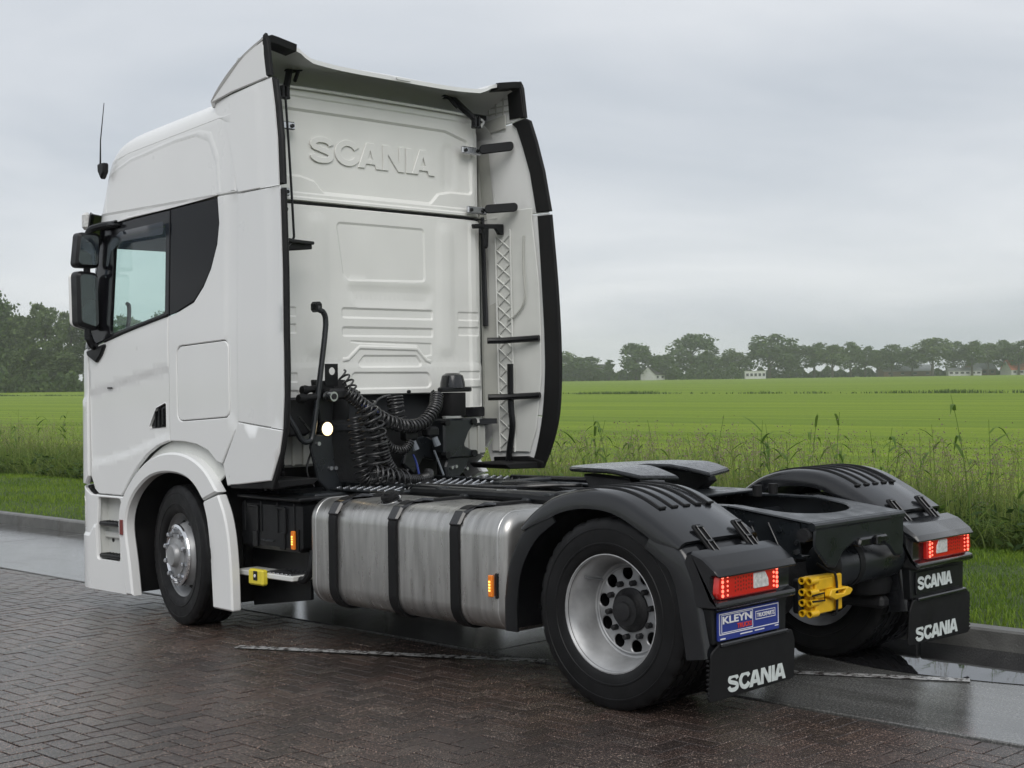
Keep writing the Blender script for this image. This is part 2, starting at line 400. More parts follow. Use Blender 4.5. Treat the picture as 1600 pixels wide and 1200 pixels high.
# ================================================================== GROUND
def ground_mats():
    # mown meadow: stripes along the road direction
    def base(name):
        m = bpy.data.materials.new(name); m.use_nodes = True; t = m.node_tree; return m, t, t.nodes['Principled BSDF'], t.links.new
    def nz(t, l, scale, st=None, det=4, rough=.55):
        co = t.nodes.new('ShaderNodeTexCoord'); n = t.nodes.new('ShaderNodeTexNoise'); n.inputs['Scale'].default_value = scale; n.inputs['Detail'].default_value = det; n.inputs['Roughness'].default_value = rough
        if st:
            mp = t.nodes.new('ShaderNodeMapping'); mp.inputs['Scale'].default_value = st; l(co.outputs['Object'], mp.inputs[0]); l(mp.outputs[0], n.inputs['Vector'])
        else: l(co.outputs['Object'], n.inputs['Vector'])
        return n.outputs['Fac']
    def ramp(t, l, src, stops):
        r = t.nodes.new('ShaderNodeValToRGB'); e = r.color_ramp.elements
        while len(e) < len(stops): e.new(.5)
        for i, (p, c) in enumerate(stops): e[i].position = p; e[i].color = (*c, 1) if len(c) == 3 else c
        l(src, r.inputs[0]); return r.outputs[0]
    def mixc(t, l, a, b, f, mode='MIX'):
        n = t.nodes.new('ShaderNodeMix'); n.data_type = 'RGBA'; n.blend_type = mode
        if isinstance(f, float): n.inputs[0].default_value = f
        else: l(f, n.inputs[0])
        l(a, n.inputs[6]); l(b, n.inputs[7]); return n.outputs[2]
    def bumpn(t, l, src, s, d, b):
        n = t.nodes.new('ShaderNodeBump'); n.inputs['Strength'].default_value = s; n.inputs['Distance'].default_value = d; l(src, n.inputs['Height']); l(n.outputs[0], b.inputs['Normal'])
    m, t, b, l = base('mown_meadow')
    c1 = ramp(t, l, nz(t, l, 1., (.5, .012, 1), 5, .62), [(.38, (.105, .180, .006)), (.5, (.160, .245, .009)), (.62, (.235, .315, .014))])
    c2 = ramp(t, l, nz(t, l, 1., (.06, .012, 1), 3), [(.35, (.150, .23, .008)), (.65, (.205, .29, .012))])
    c = mixc(t, l, c1, c2, .30)
    c3 = ramp(t, l, nz(t, l, 14., None, 4, .7), [(.3, (.55, .55, .55)), (.7, (1.25, 1.25, 1.2))])
    l(mixc(t, l, c, c3, .8, 'MULTIPLY'), b.inputs['Base Color']); b.inputs['Roughness'].default_value = .8; b.inputs['Specular IOR Level'].default_value = .2
    bumpn(t, l, nz(t, l, 9., None, 5, .7), .6, .06, b); M['field'] = m
    m, t, b, l = base('lawn_soil')
    c = ramp(t, l, nz(t, l, 3., None, 6, .7), [(.3, (.028, .045, .008)), (.55, (.05, .085, .012)), (.75, (.075, .10, .02))])
    l(c, b.inputs['Base Color']); b.inputs['Roughness'].default_value = .9; bumpn(t, l, nz(t, l, 40., None, 4), .8, .03, b); M['lawn'] = m
    m, t, b, l = base('wet_concrete')
    big = nz(t, l, .7, (1.6, .8, 1), 5, .6)
    c = ramp(t, l, big, [(.38, (.075, .075, .073)), (.6, (.14, .14, .136))])
    c2 = ramp(t, l, nz(t, l, 75., None, 3, .8), [(.34, (.45, .45, .45)), (.5, (.95, .95, .95)), (.62, (1.5, 1.5, 1.48)), (.68, (2.4, 2.4, 2.3))])
    c3 = ramp(t, l, nz(t, l, 1., (9., .5, 1), 4, .6), [(.35, (.82, .82, .80)), (.62, (1.06, 1.06, 1.06))])
    l(mixc(t, l, mixc(t, l, c, c2, 1., 'MULTIPLY'), c3, 1., 'MULTIPLY'), b.inputs['Base Color'])
    rr = ramp(t, l, big, [(.40, (.05,)*3), (.52, (.12,)*3), (.66, (.25,)*3)]); l(rr, b.inputs['Roughness']); bumpn(t, l, nz(t, l, 70., None, 4, .75), .12, .006, b)
    b.inputs['Specular IOR Level'].default_value = .62; M['concrete'] = m
    # paving bricks: tint attribute per brick, stains, wet sheen, grain with white glints painted in
    m, t, b, l = base('wet_paving_brick')
    at = t.nodes.new('ShaderNodeAttribute'); at.attribute_name = 'tint'
    c = ramp(t, l, at.outputs['Fac'], [(0., (.046, .036, .033)), (.35, (.058, .044, .039)), (.7, (.070, .049, .043)), (1., (.082, .066, .059))])
    # world position so neighbours share stains
    ge = t.nodes.new('ShaderNodeNewGeometry')
    def nw(scale, det=4, rough=.6):
        n = t.nodes.new('ShaderNodeTexNoise'); n.inputs['Scale'].default_value = scale; n.inputs['Detail'].default_value = det; n.inputs['Roughness'].default_value = rough; l(ge.outputs['Position'], n.inputs['Vector']); return n.outputs['Fac']
    g = ramp(t, l, nw(105., 3, .8), [(.30, (.35,)*3), (.48, (.8, .8, .79)), (.56, (1.3, 1.28, 1.22)), (.60, (2.0, 2.0, 1.9)), (.63, (6.5, 6.5, 6.0))])  # grain; the brightest stops paint white wet glints into the colour
    st = ramp(t, l, nw(.8, 4), [(.35, (.72, .72, .74)), (.65, (1.12, 1.1, 1.06))])
    l(mixc(t, l, mixc(t, l, c, g, 1., 'MULTIPLY'), st, 1., 'MULTIPLY'), b.inputs['Base Color'])
    l(ramp(t, l, nw(1.1, 4), [(.35, (.13,)*3), (.65, (.30,)*3)]), b.inputs['Roughness']); b.inputs['Specular IOR Level'].default_value = .65
    bumpn(t, l, nw(120., 3, .75), .5, .006, b); M['brick'] = m
    m, t, b, l = base('brick_joint_sand')
    bt = t.nodes.new('ShaderNodeTexBrick'); co = t.nodes.new('ShaderNodeTexCoord'); l(co.outputs['Object'], bt.inputs['Vector'])
    bt.inputs['Scale'].default_value = 1; bt.inputs['Brick Width'].default_value = .21; bt.inputs['Row Height'].default_value = .105; bt.inputs['Mortar Size'].default_value = .006
    bt.inputs['Color1'].default_value = (.062, .048, .042, 1); bt.inputs['Color2'].default_value = (.075, .056, .049, 1); bt.inputs['Mortar'].default_value = (.03, .028, .026, 1)
    l(bt.outputs['Color'], b.inputs['Base Color']); b.inputs['Roughness'].default_value = .22; bumpn(t, l, nz(t, l, 60.), .2, .01, b); M['brick_far'] = m
    M['joint'] = pm('joint_sand', (.010, .009, .008), .85, var=.3, vs=30, bump=.3, bs=150, spec=.1)
    M['kerb'] = pm('kerb_concrete', (.125, .125, .118), .5, var=.35, vs=5, rv=.2, rvs=6, bump=.35, bs=80)
    m = pm('water_film', (.02, .02, .022), .025, spec=.6, bump=.02, bs=10); M['water'] = m
ground_mats()
def sheet(name, x0, x1, y0, y1, z, mat, parent=None):
    me = mesh_np(name, [(x0, y0, z), (x1, y0, z), (x1, y1, z), (x0, y1, z)], [(0, 1, 2, 3)]); return link(name, me, mat, parent)
tag(sheet('ground', -4500, 4500, -4500, 4500, -.16, M['field']), 'wide yellow green mown meadow running to the tree lines', 'field', kind='structure')

# lawn verge, falling into the ditch bank
xs = np.array([1.63, 2.2, 3., 4., 5., 5.6, 6.4, 7.2, 8.4, 9.5]); zs = np.array([.105, .125, .13, .13, .12, .08, -.10, -.14, -.12, -.17])
ys = np.linspace(-40, 90, 131); V = []; F = []
for j, y in enumerate(ys):
    for x, z in zip(xs, zs): V.append((x, y, z+.015*math.sin(y*1.3+x*2)*(x > 2)))
for j in range(len(ys)-1):
    for i in range(len(xs)-1): a = j*len(xs)+i; F.append((a, a+1, a+len(xs)+1, a+len(xs)))
me = mesh_np('verge', V, F); me.polygons.foreach_set('use_smooth', [True]*len(me.polygons))
tag(link('verge', me, M['lawn']), 'grass verge between the kerb and the reedy ditch', 'verge', kind='structure')

# kerb of separate concrete stones
kerb = tag(sheet('kerb', 1.49, 1.66, -30, 60, -.06, M['joint']), 'grey concrete kerb edging the grass verge', 'kerb', kind='structure')
mbk = MB(); mbk.box((0, 0, 0), (.145, .992, .2), .014); ks0 = mbk.build('kerb_stone', M['kerb'], kerb)
ks0.location = (1.572, 0.3, .027)
for i in range(-18, 46):
    if i == 0: continue
    k = ks0.copy(); col.objects.link(k); k.location = (1.572+random.uniform(-.003, .003), .3+i, .027+random.uniform(-.003, .003)); k.rotation_euler.z = random.uniform(-.003, .003)

# concrete strip, cast slabs with joints
strip = tag(sheet('concrete_strip', -.57, 1.5, -30, 60, -.03, M['joint']), 'wet pale concrete gutter strip under the right hand wheels', 'road', kind='structure')
joints = [-30., -24, -18.6, -13.4, -8.4, -3.6, 1.6, 6.0, 10.15, 10.75, 11.35, 12.0, 14.5, 19, 24, 30, 37, 45, 60]
for a, b_ in zip(joints[:-1], joints[1:]):
    mb = MB(); mb.box((.478, (a+b_)/2, -.045), (2.036-.012, b_-a-.012, .09), .006); mb.build('slab', M['concrete'], strip)

# brick paving, herringbone along the road
BW = .105
pave = tag(sheet('brick_pavement', -9.07, -.56, -7.45, 16.85, -.014, M['joint']), 'wet reddish brown herringbone brick paving', 'pavement', kind='structure')
far = sheet('paving_beyond', -60, -9.07, -60, 80, -.004, M['brick_far']); tag(far, 'brick paving farther across the yard', 'pavement', kind='structure')
for nm, q in (('paving_beyond', (-9.07, -.56, 16.85, 80)), ('paving_beyond', (-9.07, -.56, -60, -7.45))):
    tag(sheet(nm, *q, -.004, M['brick_far']), 'brick paving farther across the yard', 'pavement', kind='structure', )
def brick_template():
    g, ch = .0046, .0018; L2, W2 = BW-g, BW/2-g
    v = []
    for (hx, hy, z) in ((L2-ch, W2-ch, 0), (L2, W2, -ch), (L2, W2, -.03)):
        v += [(-hx, -hy, z), (hx, -hy, z), (hx, hy, z), (-hx, hy, z)]
    f = [(0, 1, 2, 3)]
    for r in (0, 4):
        for i in range(4): j = (i+1) % 4; f.append((r+i, r+4+i, r+4+j, r+j))
    return np.array(v), np.array(f)
bv, bf = brick_template()
x0i, x1i = -int(8.6/BW), 0; y0i, y1i = -int(7.5/BW), int(17/BW)
B = []; HB = []
for i in range(x0i, x1i):
    for j in range(y0i, y1i):
        t = (i-j) % 4; cx, cy = -.565+(i+.5)*BW, (j+.5)*BW
        hf = 1.
        if t == 0 and i+1 < x1i: B.append((cx+BW/2, cy, 0))
        elif t == 0: HB.append((cx, cy, 0))
        elif t == 2: B.append((cx, cy-BW/2, 1))
B = np.array(B)
rel = B[:, :2]-np.array([CAM.x, CAM.y]); dep = rel@np.array([math.sin(YAW), math.cos(YAW)]); lat = rel@np.array([math.cos(YAW), -math.sin(YAW)])
pu = 800+FPX*lat/np.maximum(dep, .1); pvv = 591+FPX*1.69/np.maximum(dep, .1)
vis = (dep > 0) & (pu > 0) & (pu < 1600) & (pvv < 1200)
order = np.argsort(np.where(vis, dep, 1e6)); single = set(order[:300].tolist())
# slight sag of the old paving plus random tilt of each brick
def sag(x, y): return .003*np.sin(x*2.1+y*.7)+.003*np.sin(y*1.7-x*.9+1)-.003
variants = []
for k in range(14):
    me = mesh_np('brick', bv, bf); me.shade_flat(); a = me.attributes.new('tint', 'FLOAT', 'FACE'); a.data.foreach_set('value', np.full(len(bf), (k+.5)/14, np.float32)); me.materials.append(M['brick']); variants.append(me)
for i in sorted(single):
    x, y, d = B[i]; o = link('brick', variants[rng.integers(14)], None, pave)
    o.location = (x, y, sag(x, y)+rng.normal(0, .0007)); o.rotation_euler = (rng.normal(0, .004), rng.normal(0, .004), (PI/2 if d else 0)+rng.normal(0, .006))
rest = np.array([i for i in range(len(B)) if i not in single]); Q = np.concatenate([B[rest], np.array(HB)]); n = len(Q); sx_ = np.ones((n, 1)); sx_[len(rest):] = .485
tx, ty, tz = rng.normal(0, .004, n), rng.normal(0, .004, n), rng.normal(0, .006, n)
vx = bv[None, :, 0]*sx_; vy = bv[None, :, 1]+0*tx[:, None]; vz = bv[None, :, 2]+ty[:, None]*vx+tx[:, None]*vy
ang = np.where(Q[:, 2] > 0, PI/2, 0)+tz; ca, sa = np.cos(ang)[:, None], np.sin(ang)[:, None]
VX = ca*vx-sa*vy+Q[:, :1]; VY = sa*vx+ca*vy+Q[:, 1:2]; VZ = vz+(sag(Q[:, 0], Q[:, 1])+rng.normal(0, .0007, n))[:, None]
me = mesh_np('brick_field', np.stack([VX, VY, VZ], -1).reshape(-1, 3), (bf[None]+(np.arange(n)*len(bv))[:, None, None]).reshape(-1, 4))
me.shade_flat(); a = me.attributes.new('tint', 'FLOAT', 'FACE'); a.data.foreach_set('value', np.repeat(rng.random(n), len(bf)).astype(np.float32))
tag(link('brick_field', me, M['brick'], pave), kind='stuff')

# rain water standing on the paving
def puddle(pts, z=.004, n=7, lab='shallow rain puddle on the brick paving'):
    q = curve_pts(list(pts)+[pts[0]], n)[:-1]; me = bpy.data.meshes.new('puddle'); me.from_pydata([(x, y, z) for x, y in q], [], [tuple(range(len(q)))]); me.update()
    tag(link('puddle', me, M['water']), lab, 'puddle', kind='structure')
# worn painted bay line crossing bricks and concrete
m = bpy.data.materials.new('worn_white_line'); m.use_nodes = True; t = m.node_tree; b_ = t.nodes['Principled BSDF']; l = t.links.new
co = t.nodes.new('ShaderNodeTexCoord'); nn = t.nodes.new('ShaderNodeTexNoise'); nn.inputs['Scale'].default_value = 22; nn.inputs['Detail'].default_value = 6; nn.inputs['Roughness'].default_value = .7; l(co.outputs['Object'], nn.inputs['Vector'])
rp_ = t.nodes.new('ShaderNodeValToRGB'); e_ = rp_.color_ramp.elements; e_[0].position = .43; e_[0].color = (.06, .05, .046, 1); e_[1].position = .55; e_[1].color = (.5, .5, .49, 1); l(nn.outputs['Fac'], rp_.inputs[0]); l(rp_.outputs[0], b_.inputs['Base Color']); b_.inputs['Roughness'].default_value = .22
d_ = Vector((.46, -.888)).normalized(); n_ = Vector((-d_.y, d_.x))*.045
for (p, L_) in ((Vector((-1.47, 2.93)), 2.05), (Vector((-.50, 1.06)), 2.35)):
    q = p+d_*L_; me = mesh_np('painted_line', [(*(p-n_), .006), (*(p+n_), .006), (*(q+n_), .006), (*(q-n_), .006)], [(0, 1, 2, 3)])
    tag(link('painted_line', me, m), 'worn white parking bay line running under the truck', 'road marking', kind='structure')
puddle([(1.35, .4), (.75, .1), (.55, -.6), (.75, -1.5), (1.2, -1.9), (1.45, -1.2), (1.47, -.3)], .004, lab='rain water sheet lying along the kerb')

# ================================================================== TRUCK
truck = tag(empty('tractor_truck'), 'white two axle tractor unit with tall sleeper cab standing on the wet paving', 'truck')
T = truck
def plan(z):
    z = np.asarray(z, float)
    return (np.interp(z, [0, 2.0, 2.93, 3.5], [1.25, 1.25, 1.22, 1.17]), np.interp(z, [.1, .9, 1.9, 2.95, 3.2, 3.45], [5.40, 5.41, 5.40, 5.19, 5.12, 5.02]), np.interp(z, [0, 2, 3], [.25, .27, .3]))
def side_fn(sg, off=0., tilt=True):
    def fn(P):
        P = np.asarray(P, float); u, z = P[:, 0], P[:, 1]; W, Yf, rc = plan(z)
        a = np.clip((u-(Yf-rc))/rc, 0, PI/2); st = np.minimum(u, Yf-rc); ex = np.maximum(u-(Yf-rc)-rc*PI/2, 0)
        cx = -(W-rc); x = cx-(rc+off)*np.cos(a)+ex; y = np.where(u <= Yf-rc, u, (Yf-rc)+(rc+off)*np.sin(a))
        nx, ny = -np.cos(a), np.sin(a)
        return np.stack([x*(-sg), y, z], 1), np.stack([nx*(-sg), ny, 0*nx], 1)
    return fn
def front_fn(off=0.):
    def fn(P):
        P = np.asarray(P, float); W, Yf, rc = plan(P[:, 1]); tot = (Yf-rc)+rc*PI/2+(W-rc)
        q = np.stack([tot-np.abs(P[:, 0]), P[:, 1]], 1); A, nA = side_fn(-1, off)(q); s = np.where(P[:, 0] < 0, 1, -1)
        A[:, 0] *= s; nA[:, 0] *= s; return A, nA
    return fn
def defl_x(s, z):
    W = np.interp(z, [1, 2.0, 2.93, 3.7], [1.25, 1.25, 1.225, 1.17]); return W+.006+(3.2-s)*.055
def defl_fn(sg, off=0.):
    def fn(P):
        P = np.asarray(P, float); x = defl_x(P[:, 0], P[:, 1])+off
        n = np.zeros((len(P), 3)); n[:, 0] = sg; return np.stack([x*sg, P[:, 0], P[:, 1]], 1), n
    return fn
X_, Y_, Z_ = (1, 0, 0), (0, 1, 0), (0, 0, 1); nX, nY, nZ = (-1, 0, 0), (0, -1, 0), (0, 0, -1)

# ---- cab roof (tall sleeper roof), one loft with sunk side fields
def roof():
    ZB = 2.955; ys_r = 3.22; n1 = 60
    def ztop(y): return 3.505+(5.05-y)*.085
    field = rnd([(5.0, 3.02), (4.96, 3.23), (4.6, 3.345), (4.0, 3.435), (3.72, 3.45), (3.56, 3.38), (3.46, 3.2), (3.40, 3.02)], .07)
    band = rnd([(4.98, 3.27), (4.6, 3.375), (4.0, 3.465), (3.66, 3.485), (3.66, 3.47), (4.0, 3.448), (4.6, 3.355), (4.98, 3.25)], .004)
    rings = []
    levels = [(0, k/14) for k in range(15)]+[(1, k/7) for k in range(1, 8)]+[(2, .35), (2, .7), (2, 1.)]
    for kind, t in levels:
        us = np.concatenate([np.linspace(ys_r, 4.8, 48), np.linspace(4.84, 5.6, 24)])
        # base outline at given inset
        def outline(z, ins, insf):
            W, Yf, rc = plan(z); W = W-ins; Yf = Yf-insf; rc = max(.08, rc-ins*.6)
            tot = (Yf-rc)+rc*PI/2+(W-rc); q = []
            for s in np.concatenate([np.linspace(ys_r, Yf-rc, 50), np.linspace(Yf-rc, Yf-rc+rc*PI/2, 12)[1:], np.linspace(Yf-rc+rc*PI/2, tot, 12)[1:]]):
                a = min(max((s-(Yf-rc))/rc, 0), PI/2)
                x = -(W-rc)-rc*math.cos(a)+max(0, s-(Yf-rc)-rc*PI/2); y = s if s <= Yf-rc else (Yf-rc)+rc*math.sin(a)
                q.append((x, y))
            return q
        rad = .17
        if kind == 0:
            half = []
            for (x, y) in outline(ZB+t*.37, 0, 0):
                zt = ztop(min(y, 5.05))-rad; half.append([x, y, ZB+(zt-ZB)*t])
        elif kind == 1:
            a = t*PI/2; half = [[x, y, ztop(min(y, 5.05))-rad+rad*math.sin(a)] for x, y in outline(3.36+.1*t, rad*(1-math.cos(a)), .42*(1-math.cos(a)))]
        else:
            half = [[x*(1-t), y, ztop(min(y, 5.05))+.02*t] for x, y in outline(3.46, rad+.02, .42)]
        H = np.array(half)
        if kind == 0:
            P2 = H[:, 1:3]; h = np.zeros(len(P2))
            for poly, hh, w in ():
                tt = np.clip(sdist(P2, poly)/w+.5, 0, 1); h += hh*tt*tt*(3-2*tt)
            side = np.clip((5.05-H[:, 1])/.1, 0, 1); H[:, 0] -= h*side
        ring = [tuple(p) for p in H]+[(-p[0], p[1], p[2]) for p in H[-2::-1]]
        rings.append(ring)
    mb = MB(); mb.rings(rings, closed=False)
    # bottom lip
    mb.rings([rings[0], [(p[0]*.97, p[1]-.02, p[2]-.02) for p in rings[0]]], closed=False)
    return mb.build('cab_roof', M['white'], T, 17)
roof_o = roof()
for sg in (-1, 1):
    def rfn(P, sg=sg):
        P = np.asarray(P, float); zt = 3.505+(5.05-np.minimum(P[:, 0], 5.05))*.085-.17; t = (P[:, 1]-2.955)/(zt-2.955)
        A, nA = side_fn(sg, .004)(np.stack([P[:, 0], 2.955+np.clip(t, 0, 1)*.37], 1)); A[:, 2] = P[:, 1]; return A, nA
    zt_ = lambda y: 3.505+(5.05-y)*.085-.165
    fld = rnd([(5.1, 2.8), (4.98, 3.03), (4.93, 3.215), (4.6, 3.305), (4.0, 3.375), (3.74, 3.385), (3.58, 3.33), (3.49, 3.18), (3.42, 2.8)], .06)
    bnd = rnd([(4.93, 3.24), (4.6, 3.335), (4.0, 3.41), (3.7, 3.425), (3.55, 3.39), (3.45, 3.22), (3.40, 2.9), (3.30, 2.9), (3.30, 3.40), (3.5, 3.5), (4.6, 3.39), (4.93, 3.29)], .03)
    panel('roof_side', [(3.24, 2.962), (4.9, 2.962), (4.95, 3.1), (4.93, zt_(4.93)-.01), (4.6, zt_(4.6)), (4.0, zt_(4.0)), (3.4, zt_(3.4)), (3.24, zt_(3.24))], rfn, .012, M['white'], T, emb=[(fld, -.007, .03), (bnd, -.006, .022)], grid=.05, edge=.003)

for sg in (-1, 1):
    sf = side_fn(sg)
    arch = [(5.02, .872), (4.70, .872), (4.66, .90), (4.58, .99), (4.47, 1.09), (4.34, 1.18), (4.20, 1.245), (4.04, 1.285)]
    door_out = [(4.04, 2.16), (4.30, 2.12), (4.62, 2.06), (4.9, 2.0), (5.13, 1.955), (5.135, 1.6), (5.125, 1.0), (5.07, .90)]+arch
    vent = rnd([(4.085, 1.555), (4.215, 1.515), (4.325, 1.365), (4.085, 1.38)], .015)
    low = rnd([(4.0, 1.80), (4.5, 1.73), (5.3, 1.585), (5.3, 1.06), (4.6, 1.18), (4.0, 1.34)], .01)
    low2 = rnd([(4.0, 1.20), (4.55, 1.11), (5.3, 1.01), (5.3, .8), (4.0, .8)], .01)
    d = panel('door', door_out, sf, .035, M['white'], T, holes=[vent], emb=[(low, -.010, .045)], grid=.045, edge=.007)
    panel('vent_grille', inset(vent, -.01), side_fn(sg, -.03), .01, M['gloss'], d)
    mb = MB()
    for k in range(3): mb.box((sg*1.235, 4.13+.05*k, 1.455-.012*k), (.02, .012, .12), .003)
    mb.build('vent_slat', M['plastic'], d)
    mb = MB(); mb.box((sg*1.2525, 4.83, 1.66), (.004, .07, .012), .0015); mb.build('side_badge', M['plastic'], d)
    # window frame and glass
    wf = [(4.04, 2.168), (4.04, 2.905), (4.5, 2.885), (4.86, 2.862), (4.98, 2.84), (5.05, 2.5), (5.115, 1.975), (4.9, 2.018), (4.62, 2.073)]
    gl = rnd([(4.09, 2.185), (4.09, 2.80), (4.70, 2.765), (4.79, 2.70), (4.835, 2.055)], .03)
    panel('window_frame', wf, side_fn(sg, -.004), .03, M['gloss'], d, holes=[gl], grid=.07, edge=.004)
    panel('window_pane', inset(gl, -.006), side_fn(sg, -.018), .005, M['glass'], d, grid=.15, edge=.001)
    panel('wind_deflector', rnd([(4.07, 2.735), (4.07, 2.825), (4.66, 2.80), (4.82, 2.72), (4.865, 2.48), (4.84, 2.47), (4.78, 2.66), (4.64, 2.725)], .02), side_fn(sg, .028), .004, M['visor'], d, grid=.08, edge=.001)
    mb = MB(); mb.tube(curve_pts([(sg*1.245, 4.04, 2.166), (sg*1.25, 4.3, 2.122), (sg*1.25, 4.62, 2.064), (sg*1.25, 4.9, 2.006)], 4), .010, 6); mb.build('sill_seal', M['rubber'], d)
    # sleeper side with quarter window and locker lid
    b = [(4.03, 1.285), (4.03, 2.158), (3.97, 2.165), (3.72, 2.24), (3.60, 2.345), (3.515, 2.46), (3.445, 2.62), (3.425, 2.76), (3.45, 2.942), (3.205, 2.942), (3.205, 1.415), (3.40, 1.145), (3.46, 1.16), (3.56, 1.23), (3.70, 1.27), (3.85, 1.285)]
    lock = rnd([(3.93, 1.42), (3.93, 1.945), (3.295, 1.975), (3.295, 1.455)], .06)
    lowB = rnd([(4.4, 1.75), (3.95, 1.81), (3.1, 2.02), (3.1, 1.36), (3.6, 1.36), (4.4, 1.30)], .01)
    s = panel('sleeper_side', b, sf, .03, M['white'], T, holes=[lock], emb=[(rnd([(3.36, 3.2), (3.33, 2.6), (3.33, 1.5), (3.1, 1.2), (3.1, 3.2)], .1), -.008, .05)], grid=.05)
    panel('locker_lid', inset(lock, .006), side_fn(sg, -.001), .02, M['white'], s, grid=.08, edge=.006)
    q = [(4.032, 2.168), (3.97, 2.178), (3.725, 2.252), (3.61, 2.352), (3.525, 2.463), (3.455, 2.622), (3.436, 2.76), (3.455, 2.935), (4.032, 2.908)]
    panel('quarter_window', q, side_fn(sg, -.008), .02, M['tintglass'], s, grid=.1, edge=.003)
    # gutter above the windows joins door, quarter window and roof
    panel('roof_gutter', rnd([(3.46, 2.948), (4.04, 2.916), (4.5, 2.896), (4.86, 2.874), (5.0, 2.85), (5.16, 2.86), (5.16, 2.965), (3.46, 2.965)], .01), side_fn(sg, .003), .03, M['white'], T, emb=[(rnd([(3.4, 2.93), (3.4, 2.95), (5.2, 2.95), (5.2, 2.80), (4.6, 2.90)], .01), -.006, .02)], grid=.05)
    # lower front: bumper corner with two steps
    st = rnd([(4.70, .385), (4.70, .845), (5.02, .845), (5.04, .61), (5.03, .385)], .03)
    bp = panel('bumper_corner', [(4.62, .15), (4.64, .3), (4.69, .5), (4.70, .62), (4.67, .80), (4.60, .862), (5.12, .862), (5.28, .92), (5.62, .92), (5.62, .15)], side_fn(sg, .004), .03, M['white'], T, holes=[st], emb=[(rnd([(4.4, .63), (5.08, .63), (5.14, .56), (5.7, .56), (5.7, .1), (4.4, .1)], .03), .012, .025)], grid=.045)
    mb = MB()
    mb.box((sg*1.145, 4.88, .615), (.02, .40, .50), .004); mb.box((sg*1.16, 5.06, .615), (.16, .02, .50), .004); mb.box((sg*1.16, 4.685, .615), (.16, .02, .50), .004)
    mb.box((sg*1.16, 4.88, .375), (.17, .36, .02), .004); mb.box((sg*1.165, 4.88, .56), (.04, .36, .05), .01); mb.box((sg*1.16, 4.88, .853), (.16, .36, .02), .004)
    mb.build('step_well', M['white_plastic'], bp)
    for z in (.395, .635):
        mb = MB(); mb.prism(rnd(rect(-.045, .04, -.165, .165), .03), (sg*1.205, 4.875, z), X_, Y_, Z_, .03, .008)
        for k in range(6): mb.box((sg*1.205, 4.76+.045*k, z+.031), (.06, .012, .008), .002)
        mb.build('step_tread', M['plastic'], bp)
    for (yy, zz, r_) in ((4.98, .52, .017), (4.74, .585, .012)):
        mb = MB(); mb.cyl((sg*1.13, yy, zz), (sg*1.158, yy, zz), r_, 12); mb.build('plug_hole', M['plastic'], bp)
    panel('headlight', rnd([(5.22, .60), (5.22, .84), (5.62, .86), (5.62, .60)], .04), side_fn(sg, .008), .02, M['clearlens'], bp)
    # wheel arch trim: front piece, bow, rear mudguard piece
    inner = [(4.515, .155), (4.555, .40), (4.60, .62), (4.585, .74), (4.53, .84), (4.43, .935), (4.28, 1.02), (4.10, 1.06), (3.92, 1.06), (3.78, 1.03), (3.68, .97), (3.60, .89)]
    outer = [(4.61, .155), (4.65, .35), (4.685, .52), (4.705, .66), (4.68, .80), (4.62, .89), (4.54, .975), (4.42, 1.07), (4.28, 1.145), (4.10, 1.195), (3.90, 1.205), (3.72, 1.17), (3.56, 1.09), (3.42, .955)]
    fo = [outer[-1]]+curve_pts(outer[::-1], 4)[1:]; fi = curve_pts(inner, 4)
    def ffn(P, o=side_fn(sg, .028)): return o(P)
    fd = panel('front_fender', fo+fi, ffn, .09, M['white'], T, emb=[(fo+inset(fi+[(4.2, .5)], -.06)[:-1], .012, .02)] if False else (), grid=.05, edge=.014)
    rp = curve_pts([(3.605, .882), (3.555, .74), (3.527, .55), (3.512, .35), (3.50, .17)], 4)+curve_pts([(3.27, .165), (3.277, .4), (3.30, .63), (3.345, .80), (3.42, .938)], 4)
    panel('rear_mudguard', rnd(rp, .012), side_fn(sg, .022), .08, M['white'], fd, grid=.06, edge=.012)
    panel('arch_filler', curve_pts([(4.60, .97), (4.45, 1.10), (4.25, 1.22), (4.0, 1.30), (3.75, 1.30), (3.55, 1.22), (3.40, 1.08)], 4)+curve_pts([(3.52, 1.0), (3.7, 1.10), (3.95, 1.13), (4.2, 1.11), (4.4, 1.02), (4.52, .93)], 4), side_fn(sg, -.045), .02, M['white_plastic'], fd, grid=.08)
    mb = MB()    # dark inner arch shell
    pth = [(4.62, .16), (4.63, .6), (4.55, .85), (4.35, 1.01), (4.05, 1.09), (3.8, 1.06), (3.62, .93), (3.52, .7), (3.49, .18)]
    pth = curve_pts(pth, 4)
    mb.rings([[(sg*x, y, z) for y, z in pth] for x in (1.20, .62)], closed=False); mb.build('wheel_arch_liner', M['rubber'], fd)
    mb = MB(); mb.prism(rect(-.019, .019, -.055, .055), (sg*1.278, 4.645, .645), Y_, Z_, (sg, 0, 0), .012, .004); mb.build('reflector', M['darkred'], bp)
    # front corner panel ahead of the door
    panel('corner_panel', [(5.145, 1.955), (5.145, 1.0), (5.20, .935), (5.62, .935), (5.62, 1.93)], side_fn(sg, .004), .03, M['white'], T, emb=[(rect(5.0, 5.8, .8, 1.58), .010, .03)], grid=.05)
    # inner lining so the cab is a room, not a shell
    panel('side_lining', [(3.3, 1.35), (4.03, 1.38), (4.03, 2.1), (4.9, 1.97), (5.1, 1.9), (5.1, 1.2), (4.6, 1.35)], side_fn(sg, -.08), .02, M['dash'], T, grid=.12)
    panel('pillar_lining', [(3.3, 2.1), (3.98, 2.1), (4.02, 2.18), (4.02, 2.95), (3.3, 2.95)], side_fn(sg, -.07), .02, M['dash'], T, grid=.12)
